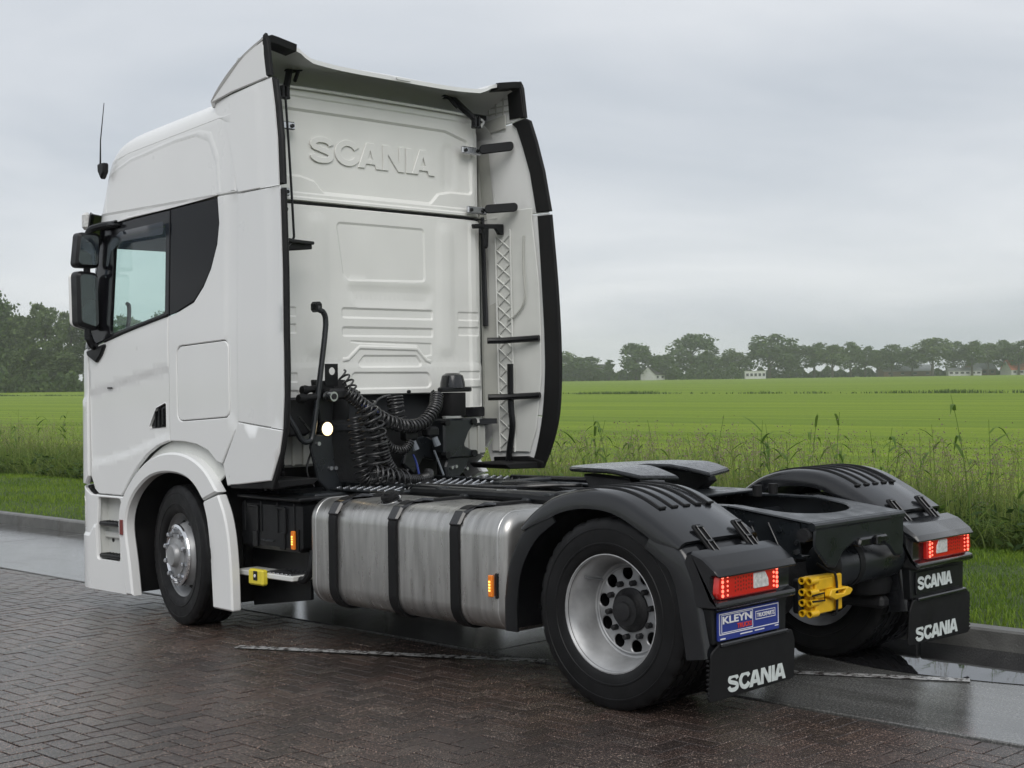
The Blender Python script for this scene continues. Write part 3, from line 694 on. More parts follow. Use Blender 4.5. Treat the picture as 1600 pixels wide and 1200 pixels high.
    # grab handles inside by the door pillars
    for yy in (4.86, 4.16):
        mb = MB(); mb.tube(curve_pts([(sg*1.10, yy, 1.95), (sg*1.08, yy-.02, 2.18), (sg*1.06, yy+.01, 2.27), (sg*1.05, yy+.05, 2.29)], 5), .016, 8); mb.build('grab_handle', M['plastic'], T)

# front of the cab (faces away)
panel('front_panel', rect(-.83, .83, .16, 1.0), front_fn(.006), .03, M['plastic'], T, grid=.12)
panel('front_grille', rect(-.83, .83, 1.01, 1.93), front_fn(.004), .03, M['white'], T, emb=[(rect(-.75, .75, 1.1, 1.25), -.02, .02), (rect(-.75, .75, 1.35, 1.5), -.02, .02), (rect(-.75, .75, 1.6, 1.75), -.02, .02)], grid=.12)
panel('windscreen', rnd([(-1.13, 1.95), (1.13, 1.95), (1.15, 2.84), (-1.15, 2.84)], .05), front_fn(-.004), .008, M['glass'], T, grid=.12)
mbp = MB()
panel('sun_visor', rnd([(-1.28, 2.74), (1.28, 2.74), (1.28, 2.98), (-1.28, 2.98)], .05), front_fn(.09), .012, M['gloss'], T, grid=.1)
for sg in (-1, 1):
    panel('windscreen_pillar', [(5.10, 1.955), (5.055, 2.5), (4.985, 2.85), (5.16, 2.85), (5.25, 2.5), (5.34, 1.955)], side_fn(sg, -.002), .03, M['gloss'], T, grid=.08)
# interior
mb = MB(); mb.box((0, 4.2, 1.36), (2.3, 2.0, .04)); mb.build('cab_floor', M['dash'], T)
mb = MB(); mb.box((0, 4.15, 2.83), (2.2, 1.8, .03)); mb.build('cab_ceiling', M['dash'], T)
mb = MB(); mb.box((0, 3.33, 2.1), (2.02, .03, 1.6)); mb.build('cab_back_lining', M['dash'], T)
mb = MB(); mb.box((0, 5.0, 1.92), (2.1, .34, .40), .1); mb.box((-.55, 4.86, 2.10), (.5, .2, .14), .04); mb.build('dashboard', M['dash'], T)
mb = MB(); mb.lathe([(.21, .0), (.232, .016), (.255, 0), (.232, -.016), (.21, .0)], (0, 0, 0), 28, 'Y'); sw = mb.build('steering_wheel', M['dash'], T); sw.location = (-.55, 4.68, 2.02); sw.rotation_euler.x = R(55)
for sx in (-.55, .55):
    mb = MB(); mb.box((sx, 4.1, 1.72), (.5, .5, .16), .06); mb.box((sx, 3.84, 2.05), (.5, .16, .66), .07); mb.build('seat', M['seat'], T)
    mb = MB(); mb.box((sx, 3.84, 2.45), (.28, .1, .18), .04); mb.build('headrest', M['seat'], T)
mb = MB(); mb.box((-1.02, 4.42, 1.98), (.05, .30, .16), .03); mb.build('armrest', M['blueseat'], T)

# ---- mirrors on both sides
for sg in (-1, 1):
    X0 = sg*1.345
    mb = MB(); mb.prism(rnd([(-.11, -.13), (.085, -.13), (.098, .13), (-.08, .13)], .035), (X0, 4.93, 2.68), (-sg*-1, 0, 0) if sg > 0 else X_, Z_, Y_, .11, .02)
    mr = mb.build('mirror', M['plastic'], T)
    mb = MB(); mb.prism(rnd([(-.09, -.108), (.066, -.108), (.076, .11), (-.062, .11)], .03), (X0, 4.924, 2.68), X_, Z_, Y_, .008); mb.build('mirror_glass', M['mirror'], mr)
    mb = MB(); mb.prism(rnd([(-.09, -.19), (.085, -.24), (.078, .20), (-.096, .215)], .04), (X0-sg*.005, 4.94, 2.315), X_, Z_, Y_, .13, .025); ml = mb.build('mirror', M['plastic'], T)
    mb = MB(); mb.prism(rnd([(-.070, -.165), (.066, -.205), (.060, .178), (-.076, .19)], .03), (X0-sg*.005, 4.934, 2.315), X_, Z_, Y_, .008); mb.build('mirror_glass', M['mirror'], ml)
    mb = MB(); mb.prism(rnd([(-.095, -.19), (.085, -.24), (.078, .20), (-.10, .215)], .05), (X0-sg*.005, 5.045, 2.315), X_, Z_, Y_, .05, .02); mb.build('mirror_cover', M['white'], ml)
    mb = MB(); mb.tube(curve_pts([(sg*1.335, 4.99, 2.02), (sg*1.335, 4.99, 2.55), (sg*1.33, 4.98, 2.80), (sg*1.28, 4.9, 2.855), (sg*1.23, 4.74, 2.865)], 5), [.026]*20+[.03]*1, 8)
    mb.tube(curve_pts([(sg*1.335, 4.99, 2.06), (sg*1.30, 5.0, 1.99), (sg*1.24, 5.03, 1.96)], 5), .03, 8)
    mb.prism(rnd([(4.62, 2.845), (4.80, 2.88), (4.98, 2.87), (4.97, 2.835)], .015), (sg*1.215, 0, 0), Y_, Z_, (sg, 0, 0), .06, .012)
    mb.prism(rnd([(4.86, 1.99), (5.14, 1.94), (5.12, 1.90), (5.0, 1.85), (4.93, 1.90)], .012), (sg*1.235, 0, 0), Y_, Z_, (sg, 0, 0), .04, .01)
    mb.build('mirror_arm', M['plastic'], T)
    mb = MB(); mb.box((sg*1.24, 5.16, 2.92), (.05, .08, .13), .02); mb.build('marker_lamp', M['clearlens'], T)
# aerial
mb = MB(); mb.prism(rnd([(-.045, -.02), (0, -.075), (.045, -.01), (.05, .05), (-.05, .05)], .012), (-1.205, 4.92, 3.28), Y_, Z_, nX, .05, .012); an = mb.build('aerial', M['plastic'], T)
mb = MB(); mb.tube([(-1.245, 4.93, 3.31), (-1.235, 4.94, 3.5), (-1.215, 4.915, 3.78)], [.008, .005, .003], 6); mb.build('aerial_rod', M['plastic'], an)

# ---- rear wall of the cab, pressed fields
def wall_fn(P):
    P = np.asarray(P, float); t = np.maximum(np.abs(P[:, 0])-.93, 0)/.13
    n = np.stack([np.sign(P[:, 0])*t*.8, -np.ones(len(P)), 0*t], 1); n /= np.linalg.norm(n, axis=1)[:, None]
    return np.stack([P[:, 0], 3.2+.085*t*t-.012*np.cos(P[:, 0]*1.4)+.012, P[:, 1]], 1), n
def ridge(pts, w):   # thin band along a polyline
    p = [Vector(q) for q in pts]; a = []; b = []
    for i in range(len(p)):
        t = (p[min(i+1, len(p)-1)]-p[max(i-1, 0)]).normalized(); nn = Vector((-t.y, t.x))
        a.append(tuple(p[i]+nn*w)); b.append(tuple(p[i]-nn*w))
    return a+b[::-1]
E1 = [(rnd([(-.40, 2.80), (.42, 2.80), (.425, 2.415), (-.30, 2.40), (-.345, 2.44)], .03), -.007, .016),
      (rnd([(-.35, 2.36), (.53, 2.36), (.44, 2.235), (-.23, 2.235)], .06), -.010, .06),
      (rnd(rect(-.36, .495, 2.135, 2.20), .015), -.009, .016), (rnd(rect(-.36, .495, 2.005, 2.065), .015), -.009, .016),
      (rnd(ridge([(-.36, 1.835), (-.315, 1.84), (-.21, 1.925), (.33, 1.915), (.43, 1.83), (.47, 1.82)], .012), .004), .008, .012),
      (rnd([(-.345, 1.97), (.48, 1.955), (.48, 1.87), (.40, 1.86), (.34, 1.94), (-.22, 1.955)], .01), -.006, .012),
      (rnd([(-.25, 1.785), (.40, 1.785), (.33, 1.865), (-.17, 1.865)], .03), -.009, .014),
      (rnd([(-.31, 1.63), (.475, 1.63), (.45, 1.74), (-.28, 1.745)], .04), -.011, .014),
      (rnd(rect(-.66, -.50, 1.88, 2.83), .06), .012, .07), (rnd(rect(.56, .70, 1.88, 2.83), .06), .012, .07),
      (rnd(rect(-1.2, 1.2, 1.2, 1.80), .02), .006, .03)]
for sx in (-1, 1):
    for z in (2.165, 2.05, 1.715): E1.append((rnd(rect(*(sorted((sx*.76, sx*.97))), z-.03, z+.03), .008), -.007, .012))
    E1.append((rnd(rect(*sorted((sx*.74, sx*1.01)), 1.47, 1.625), .03), -.010, .014))
    E1.append((rnd(rect(*sorted((sx*.885, sx*1.3)), 1.2, 3.2), .02), .010, .025))
tun = [(-1.06, 1.345), (-.63, 1.345), (-.55, 1.50), (-.50, 1.585, .05), (.50, 1.585, .05), (.55, 1.50), (.63, 1.345), (1.06, 1.345), (1.06, 2.905), (-1.06, 2.905)]
rw = panel('rear_wall', rnd(tun, .02), wall_fn, .03, M['white_wall'], T, emb=E1, grid=.045, edge=.008)
E2 = [(rnd([(-.97, 3.555), (.66, 3.555), (.885, 3.50), (.915, 3.40), (.93, 3.10), (.70, 3.10), (.58, 3.075), (.50, 3.0), (-.50, 3.0), (-.58, 3.075), (-.70, 3.10), (-.97, 3.10)], .03), -.014, .018),
      (rnd(rect(.64, .76, 3.12, 3.45), .04), -.006, .03), (rnd(rect(-1.3, 1.3, 2.5, 2.955), .01), .008, .012),
      (rnd([(-1.02, 2.985), (1.02, 2.985), (1.02, 3.62), (.98, 3.645), (-.98, 3.645), (-1.02, 3.62)], .06), -.006, .012)]
uw = panel('upper_rear_wall', rnd([(-1.06, 2.925, .01), (1.06, 2.925, .01), (1.05, 3.50, .1), (1.0, 3.695, .13), (-1.0, 3.695, .13), (-1.05, 3.50, .1)], .05), wall_fn, .03, M['white_wall'], T, emb=E2, grid=.045, edge=.008)
logo('raised_lettering', M['white_wall'], uw, (-.62, 3.217, 3.205), X_, Z_, nY, 1.17, .185, .007, .0035)
mb = MB(); mb.tube(curve_pts([(-1.02, 3.195, 3.62), (-.95, 3.185, 3.69), (0, 3.17, 3.70), (.95, 3.185, 3.69), (1.02, 3.195, 3.62)], 8), .010, 6); mb.build('roof_edge_highlight', M['white'], uw)  # white bead standing in for the sky highlight along the wall top
mb = MB(); mb.box((0, 3.216, 2.915), (2.08, .02, .010)); mb.build('wall_seam', M['rubber'], rw)
mb = MB()
for sx in (-.24, .235):
    mb = MB(); mb.cyl((sx, 3.21, 1.602), (sx, 3.175, 1.602), .012, 10); mb.build('clip', M['plastic'], rw)
mb = MB(); mb.prism(rnd(rect(.765, .995, 1.40, 1.475), .015), (0, 3.20, 0), X_, Z_, nY, .03, .006); mb.build('rear_vent', M['gloss'], rw)
for sg in (-1, 1):   # cab corner post and dark gap beside the side air deflector
    mb = MB(); mb.rings([[(sg*1.06, 3.26, z), (sg*1.10, 3.32, z), (sg*1.18, 3.36, z), (sg*1.20, 3.33, z), (sg*1.205, 3.22, z)] for z in (1.35, 2.9)], closed=False); mb.rings([[(sg*1.06, 3.26, z), (sg*1.08, 3.32, z), (sg*xx, 3.36, z), (sg*xx, 3.24, z)] for z, xx in ((2.9, 1.195), (3.45, 1.14))], closed=False); mb.build('corner_post', M['grey_inner'], T)
    mb = MB(); mb.box((sg*.82, 3.28, 1.22), (.50, .10, .24), .02)
    for k in range(4): mb.box((sg*(.70+.09*k), 3.222, 1.22), (.02, .02, .22), .004)
    mb.build('wall_foot', M['grey_inner'], T)

# ---- side air deflectors
for sg in (-1, 1):
    lo = [(3.192, 1.43), (2.672, 1.385), (2.652, 1.6), (2.65, 1.9), (2.665, 2.4), (2.70, 2.934), (3.192, 2.934)]
    dl = panel('side_deflector', lo, defl_fn(sg), .02, M['white'], T, grid=.07, edge=.006, emb=[(rnd([(2.5, 3.2), (2.86, 3.2), (2.80, 2.4), (2.79, 1.8), (2.83, 1.2), (2.5, 1.2)], .1), -.008, .08)])
    sk = panel('side_skirt', [(3.19, 1.424), (3.39, 1.14), (3.34, 1.0), (2.81, 1.055), (2.71, 1.24), (2.672, 1.379)], defl_fn(sg), .02, M['white'], T, grid=.07)
    up = [(3.192, 2.940), (2.705, 2.940), (2.75, 3.25), (2.80, 3.47), (2.855, 3.655), (3.54, 3.60), (3.53, 3.53), (3.47, 3.465), (3.40, 3.425), (3.345, 3.33), (3.265, 3.15)]
    du = panel('upper_deflector', up, defl_fn(sg, .004), .02, M['white'], T, grid=.06, emb=[(rnd([(2.5, 2.8), (2.9, 2.8), (2.93, 3.2), (3.05, 3.8), (2.5, 3.8)], .1), -.008, .08)])
    ed = [(2.80, 1.0), (2.70, 1.2), (2.635, 1.42), (2.612, 1.7), (2.612, 1.95), (2.625, 2.4), (2.662, 2.92)]
    ri = [(2.80, 2.92), (2.78, 2.4), (2.77, 1.95), (2.772, 1.7), (2.80, 1.42), (2.85, 1.2), (2.90, 1.06), (2.95, 1.0)]
    panel('rubber_edge', curve_pts(ed, 3)+curve_pts(ri, 3), defl_fn(sg, -.012), .03, M['rubber'], dl, grid=.08, edge=.008)
    eu = [(2.662, 2.945), (2.705, 3.25), (2.76, 3.48), (2.81, 3.64), (2.86, 3.665)]; iu = [(3.0, 3.64), (2.955, 3.60), (2.905, 3.45), (2.85, 3.25), (2.81, 2.945)]
    panel('rubber_edge', eu+iu, defl_fn(sg, -.012), .03, M['rubber'], du, grid=.08, edge=.008)
    mb = MB(); mb.prism(rnd([(3.30, .985), (2.80, 1.0), (2.78, 1.05), (2.95, 1.09), (3.32, 1.075)], .01), (sg*1.22, 0, 0), Y_, Z_, (sg, 0, 0), .03, .006)
    mb.prism(rnd([(0, 1.0), (.30, 1.01), (.36, 1.05), (0, 1.05)], .008), (sg*1.22, 2.83, 0), (-sg, 0, 0), Z_, Y_, .40, .006); mb.build('rubber_edge', M['rubber'], sk)
    # inner liner, lattice and brackets
    panel('inner_liner', [(3.32, 1.12), (2.93, 1.12), (2.86, 1.3), (2.80, 1.7), (2.80, 2.4), (2.85, 2.9), (2.84, 2.985), (3.32, 2.985)], defl_fn(sg, -.03), .012, M['white_plastic'], dl, grid=.1, emb=[])
    mb = MB(); zz = 1.15
    while zz < 2.80:
        for (a, b_) in ((3.075, 3.22), (3.22, 3.075)):
            p = Vector((sg*(float(defl_x(a, zz))-.05), a, zz)); q = Vector((sg*(float(defl_x(b_, zz+.11))-.05), b_, zz+.11)); mb.tube([p, q], .006, 5)
        zz += .11
    for s_ in (3.07, 3.225): mb.tube([(sg*(float(defl_x(s_, 1.15))-.05), s_, 1.12), (sg*(float(defl_x(s_, 2.8))-.05), s_, 2.84)], .008, 5)
    mb.build('lattice', M['white_plastic'], dl)
    mb = MB(); mb.tube(curve_pts([(sg*1.20, 2.93, 2.78), (sg*1.20, 2.94, 2.55), (sg*1.20, 2.93, 2.3), (sg*1.2, 3.02, 2.18), (sg*1.2, 3.12, 2.14)], 5), .008, 5); mb.build('liner_cord', M['grey_inner'], dl)
    for (p, q, wd) in (((sg*.95, 3.15, 3.435), (sg*1.17, 3.0, 3.47), .036), ((sg*1.0, 3.15, 2.985), (sg*1.18, 2.97, 3.0), .034)):
        v = (Vector(q)-Vector(p)); mb = MB(); mb.prism(rnd(rect(0, v.length, -wd, wd), .03), p, v.normalized(), Z_, Vector((v.y, -v.x, 0)).normalized()*1, .025, .006); mb.build('stay_arm', M['plastic'], du)
        mb = MB(); x0 = abs(p[0]); mb.box((sg*(x0-.07), 3.165, p[2]-.01), (.20, .03, .055), .008); br = mb.build('stay_bracket', M['steel'], du)
        mb = MB(); mb.cyl((sg*(x0-.14), 3.155, p[2]-.012), (sg*(x0-.14), 3.14, p[2]-.012), .014, 8); mb.build('bolt', M['plastic'], br); mb = MB(); mb.cyl((sg*(x0-.02), 3.155, p[2]-.008), (sg*(x0-.02), 3.14, p[2]-.008), .014, 8); mb.build('bolt', M['plastic'], br)
    for z in (1.98, 1.545):
        mb = MB(); mb.tube([(sg*1.02, 3.16, z), (sg*1.12, 3.08, z), (sg*1.22, 2.80, z+.012)], .024, 8); mb.build('stay_arm', M['plastic'], dl)
    mb = MB(); mb.tube(curve_pts([(sg*1.155, 3.05, 1.80), (sg*1.155, 3.05, 1.5), (sg*1.16, 3.04, 1.32), (sg*1.18, 3.09, 1.16), (sg*1.19, 3.12, 1.05)], 5), .024, 8); mb.build('stay_arm', M['plastic'], dl)
    mb = MB(); mb.prism(rnd([(.86, 2.865), (1.19, 2.885), (1.19, 2.80), (1.14, 2.80), (1.10, 2.845), (1.03, 2.84), (1.02, 2.70), (1.0, 2.68), (.98, 2.70), (.97, 2.84), (.87, 2.83)], .01), (0, 3.13, 0), (sg, 0, 0), Z_, Y_, .03, .006); mb.build('hinge_bracket', M['plastic'], dl)
# rod and bracket behind the left deflector
mb = MB(); mb.tube(curve_pts([(-.90, 3.10, 3.60), (-.95, 3.0, 3.2), (-1.0, 2.9, 2.72), (-1.02, 2.88, 2.62), (-1.10, 2.88, 2.56), (-1.2, 2.9, 2.54)], 5), .009, 6); mb.build('stay_rod', M['plastic'], T)
mb = MB(); mb.prism(rnd([(-1.22, 2.62), (-1.0, 2.635), (-.82, 2.60), (-.82, 2.57), (-1.22, 2.53)], .01), (0, 2.98, 0), X_, Z_, nY, .05, .008); mb.prism(rnd([(-1.22, 2.97), (-.81, 2.95), (-.82, 2.91), (-1.22, 2.80)], .01), (0, 0, 2.60), X_, Y_, Z_, .02, .004); mb.build('rod_bracket', M['plastic'], T)
mb = MB(); mb.box((-1.16, 3.0, 3.33), (.06, .08, .07), .008); mb.build('stay_bracket', M['steel'], T)

# ---- roof air deflector
def spoiler():
    xs = np.concatenate([np.linspace(-1.2, -.9, 7), np.linspace(-.86, .86, 25), np.linspace(.9, 1.2, 7)])
    def zr(x):
        a = abs(x); s1 = np.clip((a-.30)/.55, 0, 1); s2 = np.clip((a-.80)/.14, 0, 1); s3 = np.clip((a-.94)/.2, 0, 1)
        return 3.835+.018*s1*s1+.055*s2*s2*(3-2*s2)+.035*s3-.02*np.clip((a-1.14)/.06, 0, 1)**2
    ts = np.linspace(0, 1, 13); top = []; bot = []
    for x in xs:
        a = abs(x); y0 = 3.64-.10*(a/1.2)**4; z0 = 3.625-.03*np.clip((a-.9)/.3, 0, 1)
        yr = 2.94+.03*np.clip((.9-a)/.3, 0, 1); c = []
        for t in ts: c.append((x, y0+(yr-y0)*t, z0+(zr(x)-z0)*(t**.82)+(.03+.10*(1-(a/1.2)**2))*math.sin(PI*t)))
        top.append(c); bot.append([(p[0]*.985, p[1], p[2]-.03-.012*(k == 0)) for k, p in enumerate(c)])
    mb = MB(); n = len(ts)
    mb.rings([[*a, *reversed(b)] for a, b in zip(top, bot)], True, True, True)
    return mb.build('roof_deflector', M['white'], T, 38), [c[-1] for c in top], top[-1]
sp, rim, edge_ = spoiler()
for sg in (-1, 1):
    ck = [(3.545, 3.585), (3.3, 3.625), (2.90, 3.662)]+[(p[1], p[2]-.012) for p in edge_[::-1]][:-1]
    cf = planefn((sg*1.195, 0, 0), Y_, Z_, (sg, 0, 0))
    panel('deflector_cheek', ck, cf, .02, M['white'], sp, grid=.1)
    mb = MB()
    for z in (3.745, 3.79, 3.84): mb.box((sg*1.172, 3.12, z), (.010, .26 if z > 3.8 else .34, .008))
    for y in (3.02, 3.10, 3.18, 3.26): mb.box((sg*1.170, y, 3.785), (.012, .008, .15-(y-3.0)*.2))
    mb.build('cheek_rib', M['grey_inner'], sp)
    panel('rubber_edge', [(2.86, 3.67), (2.89, 3.90), (2.92, 3.955), (2.944, 3.943), (2.93, 3.72), (2.915, 3.67)], planefn((sg*1.1945, 0, 0), Y_, Z_, (sg, 0, 0)), .03, M['rubber'], sp, grid=.1)
    pr = [p for p in rim if sg*p[0] > .90]; mb = MB(); rr = []
    for p in (pr if sg > 0 else pr[::-1]): rr.append([(p[0]*.995, 2.905, p[2]+.004), (p[0]*.995, 2.948, p[2]+.006), (p[0]*.995, 3.03, p[2]-.052), (p[0]*.995, 2.91, p[2]-.042)])
    mb.rings(rr, True, True, True); mb.build('rubber_edge', M['rubber'], sp)
    panel('cheek_seal', [(3.06, 3.61), (3.5, 3.57), (3.5, 3.66), (3.06, 3.72)], planefn((sg*1.160, 0, 0), Y_, Z_, (sg, 0, 0)), .01, M['grey_inner'], sp, grid=.1)
    # lifting strut and hinge
    mb = MB(); mb.tube([(sg*.75, 3.25, 3.84), (sg*.82, 3.18, 3.74), (sg*.88, 3.12, 3.66)], .024, 8); mb.tube([(sg*.70, 3.22, 3.82), (sg*.76, 3.18, 3.74)], .013, 6); mb.box((sg*.745, 3.26, 3.845), (.11, .08, .06), .012); mb.box((sg*.68, 3.24, 3.855), (.05, .06, .06), .012)
    mb.tube([(sg*1.14, 3.3, 3.70), (sg*1.02, 3.25, 3.705), (sg*.9, 3.2, 3.70)], .020, 6); mb.box((sg*.875, 3.12, 3.635), (.025, .05, .09), .006); mb.box((sg*.915, 3.12, 3.635), (.022, .05, .09), .006); mb.box((sg*.895, 3.12, 3.60), (.075, .045, .018), .005); mb.build('strut', M['plastic'], sp)
    panel('inner_rubber', [(2.87, 3.675), (2.905, 3.90), (2.945, 3.935), (3.0, 3.905), (3.05, 3.87), (3.03, 3.675)], planefn((sg*1.172, 0, 0), Y_, Z_, (sg, 0, 0)), .012, M['rubber'], sp, grid=.1)
    mb = MB(); mb.box((sg*1.0, 3.25, 3.71), (.24, .05, .04), .01); mb.build('hinge_bar', M['plastic'], sp)
mb = MB(); mb.prism(rnd([(-.08, 0), (.08, 0), (.06, -.022), (-.06, -.022)], .006), (.02, 2.955, 3.83), X_, Z_, nY, .014, .003); mb.build('deflector_tab', M['white'], sp)

# ---- wheels
RT = .489
def tyre(parent, hw, drive, x=0.):
    pr = [(.292, .80*hw), (.305, .90*hw), (.33, .965*hw), (.352, .985*hw), (.355, 1.012*hw), (.362, 1.014*hw), (.365, .992*hw), (.40, 1.0*hw), (.428, .988*hw), (.430, 1.004*hw), (.436, 1.002*hw), (.438, .982*hw), (.452, .965*hw), (.470, .93*hw), (.483, .875*hw), (.489, .82*hw)]
    g = []
    for a, b_ in ((.62, .54), (.26, .18), (-.18, -.26), (-.54, -.62)): g += [(.489, a*hw), (.476, (a-.012)*hw), (.476, (b_+.012)*hw), (.489, b_*hw)]
    prof = pr+g+[(r, -h) for r, h in reversed(pr)]
    n = 150; np_ = len(pr)
    def mod(i, k, r):
        h = prof[i][1]/hw
        if r > .455 and (k % 5) in (0,) and (abs(h) > .56 or drive and abs(h) > .2): return r-(.009 if drive else .005)
        return r
    mb = MB(); mb.lathe([(r, x+h) for r, h in prof], (0, 0, 0), n, 'X', mod)
    o = mb.build('tyre', M['tyre'], parent, 30)
    return o
def disc(name, parent, mat, x, sg, ro, holes, dish=0.):
    def fn(P):
        P = np.asarray(P, float); r = np.hypot(P[:, 0], P[:, 1]); n = np.zeros((len(P), 3)); n[:, 0] = sg
        return np.stack([x+sg*dish*(1-(r/ro)**2), P[:, 0], P[:, 1]], 1), n
    return panel(name, circ(0, 0, ro, 60), fn, .014, mat, parent, holes=holes, grid=.035, edge=.005, back=True)
def nuts(parent, r, x0, x1, sg, mat, rad=.0165, n=10, name='wheel_nut'):
    for k in range(n):
        a = 2*PI*(k+.5)/n; c = (r*math.cos(a), r*math.sin(a)); mb = MB()
        mb.tube([(x0, *c), (x1-sg*.006, *c), (x1, *c)], [rad, rad, rad*.7], 6 if mat is not M['chrome'] else 10); mb.build(name, mat, parent)
for sg in (-1, 1):
    # rear: twin tyres on deep dished rims
    def P_(h): return sg*h
    mb = MB(); mb.lathe([(.292, P_(.118)), (.300, P_(.128)), (.308, P_(.126)), (.309, P_(.119)), (.296, P_(.108)), (.285, P_(.096)), (.272, P_(.062)), (.258, P_(.028)), (.252, P_(-.02)), (.246, P_(-.045)), (.236, P_(-.052)), (.236, P_(-.066)), (.262, P_(-.07)), (.285, P_(-.1)), (.300, P_(-.125))], n=72)
    w = mb.build('rear_wheel', M['rim'], T, 40); w.location = (sg*1.098, 0, RT-.003); w.rotation_euler.x = .17 if sg < 0 else .5
    mb = MB(); mb.lathe([(.3085, P_(.127)), (.312, P_(.1225)), (.3085, P_(.1175)), (.303, P_(.1275)), (.3085, P_(.127))], n=72); mb.build('rim_edge', M['rimedge'], w)
    tyre(w, .142, True, 0.)
    hl = [[(.191*math.cos(a)+q[0], .191*math.sin(a)+q[1]) for q in circ(0, 0, .035, 16)] for a in [2*PI*k/10 for k in range(10)]]
    disc('wheel_disc', w, M['rim'], P_(-.05), sg, .243, hl, .004)
    mb = MB(); mb.lathe([(.232, P_(-.046)), (.225, P_(-.041)), (.218, P_(-.046))], n=60); mb.build('disc_bead', M['rim'], w)
    nuts(w, .1425, P_(-.05), P_(-.012), sg, M['castdark'])
    mb = MB(); mb.lathe([(.115, P_(-.05)), (.115, P_(-.035)), (.105, P_(-.028)), (.088, P_(-.015)), (.080, P_(.01)), (.05, P_(.014)), (.046, P_(.026)), (.030, P_(.03)), (.0005, P_(.03))], n=40); hb = mb.build('hub', M['castdark'], w)
    mb = MB(); mb.lathe([(.24, P_(-.09)), (.24, P_(-.30)), (.10, P_(-.32))], n=40); mb.build('brake_drum', M['castdark'], w)
    mb = MB(); mb.tube([(P_(-.03), .2, .11), (P_(.06), .225, .125), (P_(.075), .235, .13)], .006, 6); mb.build('valve', M['steel'], w)
    mb = MB(); mb.lathe([(.300, P_(-.195)), (.26, P_(-.2)), (.25, P_(-.4)), (.300, P_(-.46))], n=48); w2 = mb.build('inner_wheel', M['rim'], T); w2.location = (sg*1.098, 0, RT-.003)
    tyre(w2, .142, True, P_(-.325))
    # front: domed disc, steered a little to the right
    mb = MB(); mb.lathe([(.290, P_(.112)), (.300, P_(.122)), (.308, P_(.12)), (.309, P_(.112)), (.296, P_(.10)), (.284, P_(.085)), (.272, P_(.05)), (.262, P_(.035)), (.262, P_(.03)), (.255, P_(.03)), (.236, P_(.055)), (.215, P_(.11)), (.205, P_(.135)), (.196, P_(.146)), (.18, P_(.15)), (.12, P_(.152))], n=72)
    w = mb.build('front_wheel', M['rim'], T, 40); w.location = (sg*1.075, 3.965, RT-.003); w.rotation_euler = (0, 0, R(-11))
    tyre(w, .155, False, 0.)
    mb = MB(); mb.lathe([(.205, P_(.138)), (.218, P_(.146)), (.214, P_(.158)), (.196, P_(.163)), (.185, P_(.156)), (.18, P_(.15))], n=60); mb.build('trim_ring', M['chrome'], w)
    nuts(w, .1675, P_(.148), P_(.190), sg, M['steel'], .0175)
    mb = MB(); mb.lathe([(.135, P_(.15)), (.135, P_(.158)), (.105, P_(.162)), (.085, P_(.17)), (.08, P_(.195)), (.07, P_(.205)), (.0005, P_(.206))], n=40); mb.build('hub', M['rim'], w)
    for k in range(10):
        a = 2*PI*k/10; c = Vector((P_(.082), .226*math.cos(a), .226*math.sin(a))); mb = MB(); d_ = Vector((P_(.8), .6*math.cos(a), .6*math.sin(a))).normalized()
        mb.tube([c-d_*.012, c+d_*.006], [.022, .02], 10); mb.build('hand_hole', M['castdark'], w)
    mb = MB(); mb.lathe([(.23, P_(-.0)), (.23, P_(-.2)), (.08, P_(-.22))], n=36); mb.build('brake_drum', M['castdark'], w)

# ---- chassis
FR = M['frame']
for sg in (-1, 1):
    mb = MB(); ol = [(-.45, -.0), (.0, 0)]
    # C-section rail, open to the inside
    prof = [(.43, .735), (.43, .985), (.345, .985), (.345, .975), (.42, .975), (.42, .745), (.345, .745), (.345, .735)]
    mb.rings([[(sg*x, y, z) for x, z in prof] for y in (-.20, 5.05)], True, True, True)
    mb.rings([[(sg*x, y, .74+(z-.74)*((1-dz) if z > .9 else 1)) for x, z in prof] for y, dz in ((-.20, 0.), (-.62, .22))], True, True, True)
    rl = mb.build('frame_rail', FR, T, 30)
    for (y, z) in ((-.32, .90), (-.42, .80), (-.5, .88), (-.60, .82), (-.60, .72+.05), (.2, .9), (.45, .8)):
        mb = MB(); mb.cyl((sg*.428, y, z), (sg*.446, y, z), .014, 6); mb.build('bolt', M['steel'] if z < .85 else FR, rl)
    for y in (-.35, -.47):
        mb = MB(); mb.box((sg*.437, y, .83), (.012, .012, .19), .003, Matrix.Rotation(R(-28), 3, 'X')); mb.build('brace', FR, rl)
def tf(P):
    P = np.asarray(P, float); return np.stack([P[:, 0], P[:, 1], np.interp(P[:, 1], [-.72, -.18], [.925, .990])], 1), np.tile((0, -.12, .99), (len(P), 1))
u = [(-.445, -.16), (-.445, -.70), (.445, -.70), (.445, -.16), (.37, -.16)]+[(.33*math.cos(a), -.36-.20*math.sin(a)) for a in np.linspace(0, PI, 16)]+[(-.37, -.16)]
cm = panel('rear_cross_member', u, tf, .014, FR, T, grid=.05, edge=.008)
rear_pl = rnd([(-.44, .915), (.45, .915), (.46, .80), (.46, .675, .02), (.37, .68), (.30, .74), (.18, .785), (-.06, .79), (-.16, .75), (-.22, .675, .02), (-.30, .685), (-.44, .80)], .05)
def rf(P):
    P = np.asarray(P, float); n = np.tile((0., -1., 0.), (len(P), 1)); return np.stack([P[:, 0], np.full(len(P), -.715)+(.915-P[:, 1])*.06, P[:, 1]], 1), n
panel('end_plate', rear_pl, rf, .016, FR, cm, grid=.06, edge=.012)
mb = MB(); mb.tube([(-.445, -.70, .905), (.452, -.70, .905)], .022, 10); mb.build('rolled_edge', FR, cm)
